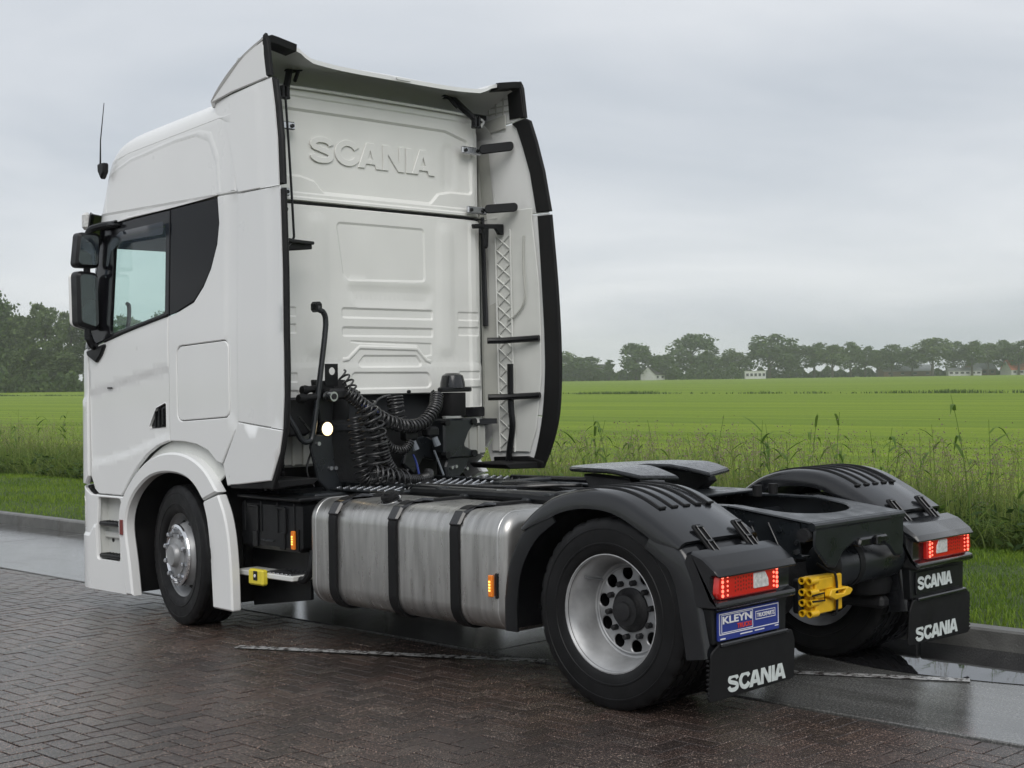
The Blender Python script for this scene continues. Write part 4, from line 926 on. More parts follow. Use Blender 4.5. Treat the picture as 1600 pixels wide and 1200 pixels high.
mb = MB(); mb.tube([(-.47, -.66, .862), (-.40, -.66, .862)], .036, 14); mb.build('end_tube', M['castdark'], cm)
mb = MB(); mb.prism(rnd([(-.03, .815), (.24, .815), (.27, .775), (-.06, .765)], .015), (0, -.735, 0), X_, Z_, Y_, .05, .01); mb.box((.11, -.745, .795), (.045, .03, .05), .006); mb.build('tank_saddle', M['wetplastic'], cm)
mb = MB(); mb.lathe([(.0005, -.09), (.06, -.085), (.115, -.06), (.128, -.03), (.128, .56), (.115, .59), (.0005, .61)], (.0, -.52, .655), 32, 'X'); at_ = mb.build('air_tank', M['frame'], T)
mb = MB(); mb.lathe([(.129, .10), (.133, .10), (.133, .15), (.129, .15)], (.0, -.52, .655), 32, 'X'); mb.build('tank_strap', M['rubber'], at_)
for x in (-.25, .05, .3):
    mb = MB(); mb.box((x, .55, .86), (.09, .09, .2), .02) if False else mb.tube([(-.42, .35+x, .86), (.42, .35+x, .86)], .05, 8); mb.build('cross_tube', FR, T)
# axles, springs, gearbox, engine, fillers in the dark underside
mb = MB(); mb.tube([(-.85, 0, RT), (-.3, 0, RT), (-.18, 0, RT), (.18, 0, RT), (.3, 0, RT), (.85, 0, RT)], [.085, .09, .2, .2, .09, .085], 18); mb.build('rear_axle', M['castdark'], T)
mb = MB(); mb.box((0, 3.965, .42), (1.7, .12, .12), .03); mb.build('front_axle', M['castdark'], T)
for sg in (-1, 1):
    for y in (-.42, .42):
        mb = MB(); mb.lathe([(.05, .42), (.13, .44), (.145, .50), (.13, .56), (.145, .62), (.13, .68), (.05, .72)], (sg*.53, y, 0), 24, 'Z'); mb.build('air_bellows', M['rubber'], T)
    mb = MB(); mb.box((sg*.53, 0, .39), (.09, 1.1, .07), .02); mb.build('spring_beam', M['castdark'], T)
mb = MB(); mb.box((0, 4.1, .95), (.66, 1.3, .78), .08); mb.build('engine', M['castdark'], T)
mb = MB(); mb.tube([(0, 3.45, .78), (0, 2.9, .78), (0, 2.5, .74), (0, 2.35, .72)], [.28, .24, .2, .09], 20); mb.build('gearbox', M['castdark'], T)
mb = MB(); mb.tube([(0, 2.35, .72), (0, .2, .55)], .055, 14); mb.build('drive_shaft', M['castdark'], T)
mb = MB(); mb.prism(rnd(rect(.52, 1.2, .20, .93), .08), (0, 1.85, 0), X_, Z_, Y_, .95, .03); mb.build('exhaust_silencer', M['frame'], T)
mb = MB(); mb.prism(rnd(rect(.55, 1.18, .22, .92), .08), (0, .82, 0), X_, Z_, Y_, .95, .03); mb.build('right_tank', M['tank'], T)
mb = MB(); mb.box((-.74, 3.0, .75), (.5, .55, .40), .03); mb.build('air_dryer_box', M['frame'], T)
for (yy, ll) in ((1.0, .7), (1.85, .8), (2.75, .6)):
    mb = MB(); mb.tube([(.12, yy, .36), (.12, yy+ll, .36)], .15, 18); mb.build('under_light_block', M['castdark'], T)  # unseen dark drums added to block sky light under the truck

# ---- fuel tank with straps
prof = rnd(rect(-1.222, -.56, .292, .955), .135, 9)
rr = []
for y, i in ((.735, .060), (.742, .035), (.760, .012), (.785, 0), (2.45, 0), (2.476, .012), (2.494, .035), (2.50, .06)):
    rr.append([(x, y, z) for x, z in (inset(prof, i) if i else prof)])
mb = MB(); mb.rings(rr, True, True, True); ft = mb.build('fuel_tank', M['tank'], T, 50)
for y in (.808, 2.42):
    mb = MB(); q = inset(prof, -.0025); mb.rings([[(x, y-.006, z) for x, z in prof], [(x, y-.003, z) for x, z in q], [(x, y+.003, z) for x, z in q], [(x, y+.006, z) for x, z in prof]], True); mb.build('tank_seam', M['tankband'], ft)
for y in (2.238, 1.675, 1.140):
    mb = MB(); o_ = inset(prof, -.016); i_ = inset(prof, -.001)
    mb.rings([[(x, y-.038, z) for x, z in i_], [(x, y-.034, z) for x, z in o_], [(x, y+.034, z) for x, z in o_], [(x, y+.038, z) for x, z in i_]], True)
    s = mb.build('tank_strap', M['rubber'], ft, 30)
    mb = MB(); mb.prism(rnd([(-1.245, .868), (-1.19, .945), (-1.02, .985), (-.93, .975), (-.93, .95), (-1.1, .955), (-1.215, .86)], .02), (0, y-.045, 0), X_, Z_, Y_, .09, .012); mb.build('strap_pad', M['wetplastic'], s)
    mb = MB(); mb.box((-.62, y, .93), (.10, .06, .10), .01); mb.build('tank_bracket', FR, s)
mb = MB(); mb.lathe([(.0005, .062), (.03, .062), (.034, .05), (.055, .046), (.058, .03), (.05, .02), (.056, .0), (.06, -.02)], n=28, axis='Z'); cap = mb.build('filler_cap', M['rubber'], ft); cap.location = (-1.08, 1.855, .958); cap.rotation_euler.y = R(-22)
mb = MB(); mb.lathe([(.057, .012), (.064, .012), (.064, .002), (.057, .002)], n=28, axis='Z'); mb.build('filler_ring', M['chrome'], cap)
def marker(y, z, x, parent):
    mb = MB(); mb.prism(rnd(rect(-.016, .016, -.060, .060), .005), (x, y, z), Y_, Z_, nX, .022, .005); m_ = mb.build('side_marker', M['amber'], parent)
    mb = MB()
    for k in range(4): mb.box((x-.0235, y, z-.024+.016*k), (.004, .013, .010), .001)
    tag(mb.build('led_row', M['amberled'], m_), kind='stuff')
    mb = MB(); mb.box((x+.010, y-.026, z), (.02, .018, .14), .004); mb.build('marker_bracket', M['plastic'], m_)
marker(.835, .555, -1.236, T)
# ---- battery box, step and yellow switch box
mb = MB(); mb.box((-.86, 3.04, .745), (.54, .66, .33), .03); bb = mb.build('battery_box', M['plastic'], T)
mb = MB(); mb.box((-.87, 3.03, .925), (.56, .70, .025), .008); mb.build('box_lid', M['plastic'], bb)
for y in (3.20, 2.90):
    mb = MB(); mb.prism(rnd([(-.06, -.10), (-.06, .06), (-.045, .075), (.055, .075), (.055, .06), (-.04, .055), (-.042, -.10)], .006), (-1.128, y, .80), Y_, Z_, nX, .02, .004); mb.build('box_clamp', M['plastic'], bb)
    mb = MB(); mb.box((-1.136, y-.02, .65), (.02, .05, .11), .005); mb.build('box_catch', M['plastic'], bb)
mb = MB(); mb.box((-1.137, 3.05, .645), (.008, .14, .012), .002); mb.build('box_rib', M['frame'], bb)
for k in range(4):
    mb = MB(); mb.box((-1.133, 2.76+.18*k, .80), (.01, .012, .20), .003); mb.build('box_rib', M['plastic'], bb)
marker(2.755, .665, -1.13, bb) if False else marker(2.755, .665, -1.135, T)
mb = MB(); mb.prism(rnd([(3.44, .16), (2.80, .255), (2.80, .38), (2.74, .40), (2.70, .52), (2.72, .58), (3.44, .58)], .01), (-.98, 0, 0), Y_, Z_, X_, .03, .004); mb.build('step_bracket', M['plastic'], T)
mb = MB(); mb.tube(curve_pts([(-1.06, 2.66, .60), (-1.08, 2.66, .48), (-1.08, 2.72, .41), (-1.08, 2.8, .40)], 4), .025, 8); mb.build('step_hanger', M['plastic'], T)
mb = MB(); mb.prism(rnd([(.10, 2.77), (.10, 3.40), (-.09, 3.40), (-.09, 2.77)], .015), (-1.06, 0, .395), X_, Y_, Z_, .035, .006); stp = mb.build('side_step', M['white_plastic'], T)
mb = MB()
for k in range(7): mb.box((-1.06, 2.80+.045*k, .434), (.17, .022, .012), .003)
tag(mb.build('step_teeth', M['steel'], stp), kind='stuff')
mb = MB(); mb.box((-1.165, 3.12, .40), (.05, .165, .105), .012); yb = mb.build('switch_box', M['lemon'], stp)
mb = MB(); mb.box((-1.192, 3.115, .412), (.006, .045, .062), .003); sl = mb.build('switch_label', M['plastic'], yb)
mb = MB(); mb.cyl((-1.194, 3.115, .412), (-1.198, 3.115, .412), .011, 10); mb.build('switch_knob', M['print_white'], yb)

# ---- rear fenders, tail lamps, plates, flaps
def sweep_guard(name, path, sg, lip0, parent, mat, taper=False):
    P = [Vector(p) for p in path]; rr = []
    for i, p in enumerate(P):
        t = (P[min(i+1, len(P)-1)]-P[max(i-1, 0)]).normalized(); n = Vector((-t.y, t.x))
        if n.dot(p-Vector((0, .45))) < 0: n = -n
        lip = lip0 if not taper else .04+(lip0-.04)*min(1, i/8, (len(P)-1-i)/6)
        sec = [(1.262, -lip), (1.262, -.030), (1.254, -.012), (1.232, 0), (1.0, .006), (.88, .006), (.655, 0), (.632, -.012), (.622, -.03), (.622, -lip), (.634, -lip), (.636, -.034), (.66, -.014), (1.222, -.014), (1.246, -.034), (1.25, -lip)]
        rr.append([(sg*x, (p+n*o).x, (p+n*o).y) for x, o in sec])
    mb = MB(); mb.rings(rr, True, True, True); return mb.build(name, mat, parent, 40)
for sg in (-1, 1):
    dome_path = curve_pts([(.60, .905), (.50, .985), (.36, 1.065), (.18, 1.108), (0., 1.108), (-.14, 1.075), (-.28, 1.01), (-.40, .945), (-.50, .885)], 5)
    dm = sweep_guard('rear_fender', dome_path, sg, .095, T, M['wetplastic'], True)
    sweep_guard('fender_front', curve_pts([(.735, .325), (.735, .50), (.70, .68), (.63, .82), (.53, .935), (.40, 1.025)], 5), sg*.9965, .11, dm, M['plastic'])
    rg = sweep_guard('fender_rear', curve_pts([(-.33, .955), (-.44, .89), (-.50, .845), (-.545, .78), (-.585, .68), (-.615, .52), (-.645, .34)], 5), sg*.9965, .13, dm, M['wetplastic'])
    DP = [Vector(p) for p in dome_path]
    for k in range(5):
        x = .735+.098*k; rr = []
        for i in range(len(DP)):
            p = DP[i]
            if p.x > .40 or p.x < -.275: continue
            t = (DP[min(i+1, len(DP)-1)]-DP[max(i-1, 0)]).normalized(); n = Vector((-t.y, t.x))
            if n.y < 0: n = -n
            b_ = p+n*.003; c_ = p+n*.013
            rr.append([(sg*(x-.011), b_.x, b_.y), (sg*(x-.007), c_.x, c_.y), (sg*(x+.007), c_.x, c_.y), (sg*(x+.011), b_.x, b_.y)])
        mb = MB(); mb.rings(rr, True, True, True); e = rr[-1]; mb.box((sg*(x-.018*1), e[0][1]-.004, e[0][2]+.004), (.05, .02, .012), .003); mb.build('fender_rib', M['rubber'], dm)
    for x in (.755, 1.075):
        t = Vector((0, -.70, -.71)).normalized(); n = Vector((0, -.71, .70)).normalized(); o = Vector((sg*x, -.455, .925))
        mb = MB()
        mb.prism(rnd(rect(-.035, .035, -.03, .225), .012), o, X_, t, n, .016, .004); la = mb.build('fender_latch', M['rubber'], dm)
        for (a, b_, c_, d_) in ((-.024, -.016, -.01, .20), (.016, .024, -.01, .20)):
            mb = MB(); mb.prism(rect(a, b_, c_, d_), o+n*.016, X_, t, n, .010, .002); mb.build('latch_bar', M['wetplastic'], la)
        for v in (-.008, .085, .195):
            mb = MB(); mb.prism(rect(-.024, .024, v-.007, v+.007), o+n*.016, X_, t, n, .012, .002); mb.build('latch_bar', M['wetplastic'], la)
    # lamp box with sloping hood
    hood = [(-.50, .79), (-.515, .835), (-.55, .846), (-.62, .822), (-.695, .768), (-.715, .738), (-.712, .728), (-.672, .732), (-.668, .625), (-.708, .612), (-.712, .585), (-.69, .572), (-.52, .572)]
    mb = MB(); h0 = rnd(hood, .008, 2)
    rr = []
    for x, sc_ in ((.605, .012), (.615, 0.), (1.24, 0), (1.256, .012)): rr.append([(sg*x, y, z) for y, z in (inset(h0, sc_) if sc_ else h0)])
    mb.rings(rr, True, True, True); lb = mb.build('lamp_box', M['wetplastic'], T, 40)
    mb = MB(); mb.prism(rnd([(.735, .622), (1.215, .622), (1.245, .650), (1.235, .742), (.735, .742)], .012), (0, -.662, 0), (sg, 0, 0), Z_, nY, .035, .008); tl = mb.build('tail_light', M['redlens'], lb)
    mb = MB()
    for k in range(5):
        mb.cyl((sg*1.205, -.694, .640+.022*k), (sg*1.205, -.7005, .640+.022*k), .0085, 8)
        mb.cyl((sg*.758, -.694, .640+.022*k), (sg*.758, -.7005, .640+.022*k), .0085, 8); mb.cyl((sg*.785, -.694, .645+.022*k), (sg*.785, -.700, .645+.022*k), .006, 8)
        mb.cyl((sg*1.165, -.694, .64+.022*k), (sg*1.165, -.700, .64+.022*k), .005, 8)
    tag(mb.build('led_row', M['led'], tl), kind='stuff')
    mb = MB()
    for i in range(7):
        for j in range(4): mb.cyl((sg*(.97+.022*i), -.694, .655+.019*j+.004*(i % 2)), (sg*(.97+.022*i), -.698, .655+.019*j+.004*(i % 2)), .006, 6)
    tag(mb.build('brake_led_cluster', M['darkred'], tl), kind='stuff')
    mb = MB(); mb.prism(rnd([(.83, .648), (.955, .648), (.955, .725), (.86, .725), (.835, .69)], .008), (0, -.690, 0), (sg, 0, 0), Z_, nY, .012, .003); mb.build('reversing_lens', M['clearlens'], tl)
    mb = MB(); mb.prism(rnd([(.62, .40), (1.225, .40), (1.232, .58), (.612, .58)], .01), (0, -.60, 0), (sg, 0, 0), Z_, nY, .055, .008); pb = mb.build('plate_carrier', M['plastic'], T)
    mb = MB(); mb.box((sg*.925, -.672, .402), (.56, .035, .022), .006); mb.build('carrier_ledge', M['wetplastic'], pb)
    mb = MB(); fl = rnd([(.60, .405), (1.215, .405), (1.268, .375), (1.278, .135, .02), (.565, .148, .02), (.572, .35)], .03)
    mb.prism(fl, (0, -.642, 0), (sg, 0, 0), Vector((0, -.06, 1)).normalized(), nY, .012, .004); mf = mb.build('mud_flap', M['rubber'], T)
    mb = MB()
    for k in range(9): mb.box((sg*1.279, -.66, .16+.022*k), (.012, .014, .010), .002)
    tag(mb.build('flap_teeth', M['rubber'], mf), kind='stuff')
    xl = -1.135 if sg < 0 else .640
    logo('flap_lettering', M['flapletter'], mf, (xl, -.6655, .162), X_, Z_, nY, .485, .088, .003)
    if sg < 0:
        mb = MB(); mb.prism(rnd(rect(-1.205, -.700, .418, .556), .006), (0, -.657, 0), X_, Z_, nY, .012, .002); sp_ = mb.build('dealer_plate', M['blue'], T)
        Yp = -.6695
        def bar(x0, x1, z0, z1, m='print_white', nm='plate_line'):
            mb = MB(); mb.box(((x0+x1)/2, Yp, (z0+z1)/2), (x1-x0, .002, z1-z0)); mb.build(nm, M[m], sp_)
        def frame_(x0, x1, z0, z1, w):
            bar(x0, x1, z1-w, z1); bar(x0, x1, z0, z0+w); bar(x0, x0+w, z0+w, z1-w); bar(x1-w, x1, z0+w, z1-w)
        frame_(-1.197, -.708, .447, .549, .004)
        frame_(-1.180, -.925, .455, .542, .003); frame_(-.902, -.735, .487, .528, .003)
        text('plate_name', 'KLEYN', M['print_white'], sp_, (-1.172, Yp, .498), X_, Z_, nY, .237, .036, .002, bold=.03)
        text('plate_word', 'TRUCKS', M['print_red'], sp_, (-1.055, Yp, .465), X_, Z_, nY, .12, .024, .002, bold=.03)
        text('plate_word', 'TRUCKPARTS', M['print_white'], sp_, (-.892, Yp, .497), X_, Z_, nY, .147, .021, .002, bold=.02)
        bar(-1.03, -.93, .432, .437); bar(-.91, -.83, .433, .438); bar(-1.19, -1.15, .425, .431); bar(-.74, -.71, .436, .441)
    else:
        mb = MB(); mb.prism(rnd(rect(.655, 1.16, .425, .556), .01), (0, -.657, 0), X_, Z_, nY, .010, .003); sp_ = mb.build('name_plate', M['plastic'], T)
        logo('plate_name', M['flapletter'], sp_, (.668, -.667, .452), X_, Z_, nY, .395, .076, .003)
# ---- fifth wheel
u5 = [(.47*math.cos(a), .80+.40*math.sin(a)) for a in np.linspace(0, PI, 20)]
u5 = [(.47, .55), (.46, .42), (.40, .27), (.16, .22), (.10, .50), (.05, .72), (0, .76), (-.05, .72), (-.10, .50), (-.16, .22), (-.40, .27), (-.46, .42), (-.47, .55)][::-1]+u5[1:-1][::-1] if False else u5+[(-.47, .68), (-.46, .58), (-.42, .45), (-.15, .39), (-.09, .60), (-.045, .78), (.045, .78), (.09, .60), (.15, .39), (.42, .45), (.46, .58), (.47, .68)]
def f5(P):
    P = np.asarray(P, float); z = 1.160-.05*np.clip((.66-P[:, 1])/.27, 0, 1)**1.3-.012*np.clip((P[:, 1]-.9)/.3, 0, 1); n = np.tile((0., 0., 1.), (len(P), 1))
    return np.stack([P[:, 0], P[:, 1], z], 1), n
fw5 = panel('fifth_wheel', u5, f5, .028, M['grease'], T, grid=.06, edge=.010)
for sg in (-1, 1):
    mb = MB(); mb.prism(rnd([(.92, 1.12), (.84, .99), (.60, .99), (.52, 1.05), (.56, 1.10)], .01), (sg*.40, 0, 0), Y_, Z_, (-sg, 0, 0), .10, .01); mb.build('pedestal', M['castdark'], fw5)
mb = MB(); mb.box((0, .70, .995), (.92, .9, .016), .004); mb.build('mounting_plate', FR, fw5)
mb = MB(); mb.tube([(-.62, .40, 1.04), (-.2, .45, 1.06)], .012, 6); mb.build('release_handle', M['steel'], fw5)
# ---- catwalk and pipes on top of the frame
mb = MB(); mb.box((.02, 2.62, .962), (1.50, .56, .012), .003); cw = mb.build('catwalk', M['frame'], T)
mb = MB(); mb.box((.02, 2.335, .955), (1.50, .012, .035), .003); mb.build('catwalk_edge', M['steel'], cw)
mb = MB()
for i in range(34):
    for j in range(8): mb.box((-.70+.0435*i, 2.36+.07*j+.035*(i % 2), .972), (.022, .012, .012), .004)
tag(mb.build('tread_stud', M['steel'], cw), kind='stuff')
for (pts, r, m) in (([(-.52, 2.35, .99), (-.53, 1.6, .99), (-.53, .75, 1.0)], .022, 'wetplastic'), ([(-.47, 2.3, 1.0), (-.46, 1.5, 1.02), (-.3, 1.25, 1.03), (-.2, 1.1, 1.03)], .012, 'hose'),
                    ([(-.6, 2.2, .97), (-.61, 1.3, .98), (-.6, .7, .96)], .03, 'plastic'), ([(.5, 2.4, .99), (.5, 1.5, 1.0), (.52, .7, 1.0)], .02, 'wetplastic'), ([(-.05, 2.3, .95), (.0, 1.8, 1.0), (.1, 1.2, .96)], .02, 'hose')):
    mb = MB(); mb.tube(curve_pts(pts, 6), r, 8); mb.build('air_pipe', M[m], T)
for (x, y, sx, sy) in ((-.56, 1.95, .12, .05), (-.5, 1.45, .1, .1), (-.2, 1.62, .62, .10), (.2, 2.0, .5, .08), (-.55, 1.0, .14, .06)):
    mb = MB(); mb.box((x, y, .995), (sx, sy, .03), .008); mb.build('pipe_clamp', M['steel'] if sx < .11 else FR, T)
for x in (.24, .40):
    mb = MB(); mb.cyl((x, .12, .98), (x, .12, 1.045), .028, 12); mb.build('buffer', M['rubber'], T)

# ---- rear cab suspension, brackets, lamp, coiled air lines
mb = MB(); mb.lathe([(.0005, 1.735), (.05, 1.733), (.078, 1.715), (.092, 1.66), (.094, 1.625)], (.50, 3.0, 0), 28, 'Z'); sprg = mb.build('cab_air_spring', M['wetplastic'], T)
mb = MB(); mb.prism(rnd([(-.15, -.05), (-.10, -.075), (.10, -.075), (.15, -.05), (.15, .0), (.09, .06), (-.09, .06), (-.15, 0)], .02), (.50, 3.0, 1.595), X_, Y_, Z_, .035, .008); mb.build('spring_clamp', M['plastic'], sprg)
mb = MB(); mb.lathe([(.088, 1.42), (.095, 1.44), (.095, 1.59)], (.50, 3.0, 0), 28, 'Z'); mb.build('spring_sleeve', M['rubber'], sprg)
mb = MB(); mb.prism(rnd([(.345, 1.40), (.655, 1.40), (.655, 1.35), (.60, 1.30), (.55, 1.20), (.64, 1.16), (.64, 1.11), (.37, 1.11), (.345, 1.16)], .02), (0, 2.93, 0), X_, Z_, Y_, .14, .014); mb.build('spring_bracket', FR, sprg)
mb = MB(); mb.prism(rnd([(.40, 1.13), (.63, 1.13), (.58, 1.02), (.50, .96), (.47, .74), (.40, .74), (.40, .95), (.37, 1.05)], .015), (0, 2.95, 0), X_, Z_, Y_, .09, .012); mb.build('spring_leg', FR, sprg)
for (x, z) in ((.43, 1.045), (.47, 1.05), (.58, 1.03)):
    mb = MB(); mb.cyl((x, 2.955, z), (x, 2.935, z), .013, 8); mb.build('bolt', M['steel'], sprg)
for x in (.365, .635):
    for z in (1.375, 1.14):
        mb = MB(); mb.cyl((x, 2.96, z), (x, 2.91, z), .026, 12); mb.build('bush', M['plastic'], sprg)
mb = MB(); mb.lathe([(.0005, 1.70), (.07, 1.695), (.092, 1.64), (.095, 1.42)], (-.50, 3.12, 0), 24, 'Z'); mb.build('cab_air_spring', M['rubber'], T)
mb = MB(); mb.prism(rnd([(-.86, 1.25), (-.84, 1.33), (-.68, 1.33), (-.66, 1.12), (-.60, .98), (-.60, .74), (-.70, .74), (-.72, .95), (-.80, 1.02)], .015), (0, 2.93, 0), X_, Z_, Y_, .03, .008); tw = mb.build('hose_bracket', FR, T)
mb = MB(); mb.prism(rnd([(-.74, 1.33), (-.66, 1.33), (-.62, 1.68), (-.80, 1.70)], .01), (0, 2.96, 0), X_, Z_, Y_, .05, .008); mb.build('bracket_mast', M['plastic'], tw)
panel('bracket_eye', rect(-.715, -.605, 1.655, 1.805), planefn((0, 2.95, 0), X_, Z_, nY), .008, M['plastic'], tw, holes=[circ(-.655, 1.755, .026, 20)], grid=.05, edge=.002)
for (x, z) in ((-.80, 1.27), (-.70, 1.10), (-.66, 1.10)):
    mb = MB(); mb.cyl((x, 2.935, z), (x, 2.915, z), .014, 8); mb.build('bolt', M['steel'], tw)
mb = MB(); mb.box((-.66, 2.92, 1.60), (.15, .10, .075), .015); cpl = mb.build('coupling_head', M['castdark'], tw)
mb = MB(); mb.cyl((-.745, 2.90, 1.585), (-.745, 2.82, 1.585), .033, 16); mb.build('coupling_ring', M['steel'], tw)
mb = MB(); mb.cyl((-.745, 2.822, 1.585), (-.745, 2.815, 1.585), .02, 14); mb.build('coupling_hole', M['castdark'], tw)
for (x, y, z, x2) in ((-.98, 2.9, 1.575, -.84), (-.93, 2.93, 1.63, -.80)):
    mb = MB(); mb.tube([(x, y, z), (x+.03, y, z), ((x+x2)/2, y, z+.005), (x2, y, z+.01)], [.028, .034, .022, .024], 10); mb.build('coupling_stub', M['rubber'], tw)
mb = MB(); mb.tube([(-.72, 3.0, 1.366), (-.72, 2.955, 1.366), (-.72, 2.93, 1.366)], [.03, .055, .055], 18); wl = mb.build('work_lamp', M['plastic'], T)
mb = MB(); mb.lathe([(.046, -.0), (.035, -.012), (.0005, -.018)], (-.72, 2.929, 1.366), 18, 'Y'); mb.build('lamp_glass', M['lamp_on'], wl)
mb = MB(); mb.tube(curve_pts([(-.795, 2.9, 2.19), (-.797, 2.9, 2.165), (-.765, 2.9, 2.15), (-.745, 2.9, 2.10), (-.755, 2.9, 1.98), (-.815, 2.9, 1.62), (-.865, 2.9, 1.34), (-.90, 2.9, 1.29), (-.955, 2.9, 1.30), (-1.01, 2.9, 1.38), (-1.09, 2.92, 1.52)], 5), .019, 10); rod = mb.build('tilt_pipe', M['frame'], T)
mb = MB(); mb.box((-.797, 2.93, 2.185), (.05, .09, .07), .016); mb.build('pipe_holder', M['plastic'], rod)
def coil(name, pts, rad, turns, r, mat, parent=None, n=14):
    P = [np.array(p) for p in curve_pts(pts, 12)]; L_ = len(P); out_ = []; tot = int(turns*n)
    for k in range(tot+1):
        t = k/tot*(L_-1); i = min(int(t), L_-2); p = P[i]+(P[i+1]-P[i])*(t-i); d = P[i+1]-P[i]; d = d/np.linalg.norm(d)
        a = np.cross(d, (0, 1, 0)); a = a/np.linalg.norm(a); b_ = np.cross(d, a); an_ = 2*PI*k/n; rd = rad(k/tot) if callable(rad) else rad
        out_.append(tuple(p+(a*math.cos(an_)+b_*math.sin(an_))*rd))
    mb = MB(); mb.tube(out_, r, 6); return mb.build(name, mat, parent or T, 60)
coil('coiled_air_line', [(-.60, 2.88, 1.62), (-.45, 2.84, 1.50), (-.22, 2.82, 1.385), (.02, 2.84, 1.37), (.20, 2.88, 1.47), (.30, 2.95, 1.58)], .042, 34, .0095, M['hose'])
coil('coiled_air_line', [(-.02, 3.05, 1.57), (-.02, 3.04, 1.5), (-.01, 3.02, 1.38)], .055, 6, .009, M['hose'])
coil('coiled_air_line', [(-.50, 2.80, 1.52), (-.46, 2.78, 1.40), (-.43, 2.78, 1.25), (-.42, 2.78, 1.08), (-.40, 2.78, .99)], lambda t: .075+.03*t, 11, .008, M['hose'])
coil('coiled_air_line', [(-.36, 2.80, 1.32), (-.33, 2.78, 1.15), (-.24, 2.76, 1.03), (-.10, 2.76, .995), (.06, 2.80, 1.0), (.11, 2.84, 1.03)], .030, 40, .008, M['hose'])
coil('coiled_air_line', [(-.62, 2.90, 1.74), (-.56, 2.88, 1.66), (-.53, 2.88, 1.58)], .035, 5, .007, M['hose'])
coil('coiled_air_line', [(-.50, 2.74, 1.06), (-.36, 2.72, 1.02), (-.2, 2.72, 1.0)], .07, 7, .008, M['hose'])
coil('coiled_air_line', [(-.56, 2.84, 1.45), (-.55, 2.82, 1.25), (-.52, 2.8, 1.05), (-.46, 2.78, .99)], .05, 14, .006, M['hose'])
coil('coiled_air_line', [(-.30, 2.86, 1.30), (-.24, 2.84, 1.22), (-.12, 2.84, 1.20), (-.04, 2.86, 1.26)], .028, 16, .006, M['hose'])
coil('coiled_air_line', [(-.44, 2.9, 1.46), (-.34, 2.9, 1.34), (-.30, 2.88, 1.12), (-.28, 2.86, .99)], .035, 20, .006, M['hose'])
for (pts, m) in (([(-.48, 2.86, 1.52), (-.40, 2.84, 1.50), (-.34, 2.84, 1.46)], 'cable'), ([(.0, 2.88, 1.16), (.03, 2.88, 1.10), (.04, 2.86, 1.0)], 'cable'), ([(.20, 2.88, 1.18), (.24, 2.88, 1.10), (.27, 2.86, 1.0)], 'plug'),
                 ([(-.3, 2.95, 1.4), (-.28, 2.95, 1.53), (-.2, 2.97, 1.57), (-.1, 3.0, 1.58)], 'hose'), ([(-.9, 3.0, 1.45), (-.8, 2.98, 1.3), (-.86, 2.98, 1.1), (-.8, 2.98, .98)], 'hose')):
    mb = MB(); mb.tube(curve_pts(pts, 6), .008, 6); mb.build('cable', M[m], T)
for (x, z) in ((-.02, 1.225), (.185, 1.245)):
    mb = MB(); mb.box((x, 2.90, z+.07), (.11, .09, .07), .016); so_ = mb.build('parking_socket', M['plastic'], T)
    mb = MB(); mb.tube([(x+.01, 2.87, z+.03), (x+.03, 2.86, z-.03)], [.022, .026], 10); mb.build('plug', M['plug'], so_)
mb = MB(); mb.prism(rnd([(-.95, 1.32), (-.95, 1.58), (-.62, 1.58), (-.62, 1.45), (-.80, 1.32)], .02), (0, 3.05, 0), X_, Z_, Y_, .12, .015); mb.build('valve_block', M['castdark'], T)
mb = MB(); mb.prism(rnd([(.1, 1.08), (.15, 1.25), (.32, 1.28), (.6, 1.15), (.6, 1.05), (.3, 1.12), (.2, 1.0)], .02), (0, 3.1, 0), X_, Z_, Y_, .05, .01); mb.build('stabiliser_arm', FR, T)
mb = MB(); mb.box((0, 3.25, 1.15), (1.1, .06, .5), .02); mb.build('rear_cab_beam', M['castdark'], T)
mb = MB()
for k in range(7): mb.box((-.98, 3.18, .99+.045*k), (.16, .03, .012), .003)
for k in range(4): mb.box((-1.05+.047*k, 3.18, 1.12), (.01, .03, .32), .003)
tag(mb.build('radiator_grid', M['plastic'], T), kind='stuff')
for x in (-.35, .35, .0):
    mb = MB(); mb.box((x, 3.6, 1.42), (.28, .5, .12), .04); mb.build('engine_cover', M['castdark'], T)

# ================================================================== WHEEL CHOCK held behind the frame
ck = tag(empty('wheel_chock', (-.255, -.63, .53)), 'yellow plastic wheel chock strapped under the rear of the truck frame', 'wheel chock')
mb = MB(); mb.prism(rnd([(-.10, -.10), (.16, -.095), (.165, -.02), (.165, .06), (.13, .098), (-.10, .105)], .012), (0, .05, 0), X_, Z_, nY, .055, .008); mb.build('chock_body', M['yellow'], ck)
for (a, b_, c_, d_) in ((-.085, .075, .03, .09), (-.085, .075, -.092, -.02), (.115, .165, -.09, .10), (-.085, .0, -.012, .022)):
    mb = MB(); mb.box(((a+b_)/2, -.012, (c_+d_)/2), (b_-a, .02, d_-c_), .006); mb.build('chock_rib', M['yellow'], ck)
for z in (.085, .025, -.03, -.085):
    for y in (.035, -.012):
        mb = MB(); mb.lathe([(.019, -.02), (.019, .05), (.010, .05)], (0, 0, 0), 14, 'X'); mb.lathe([(.019, -.02), (.013, -.02), (.013, .02), (.0005, .02)], (0, 0, 0), 14, 'X')
        o = mb.build('tube_end', M['yellow'], ck); o.location = (-.115, y, z)
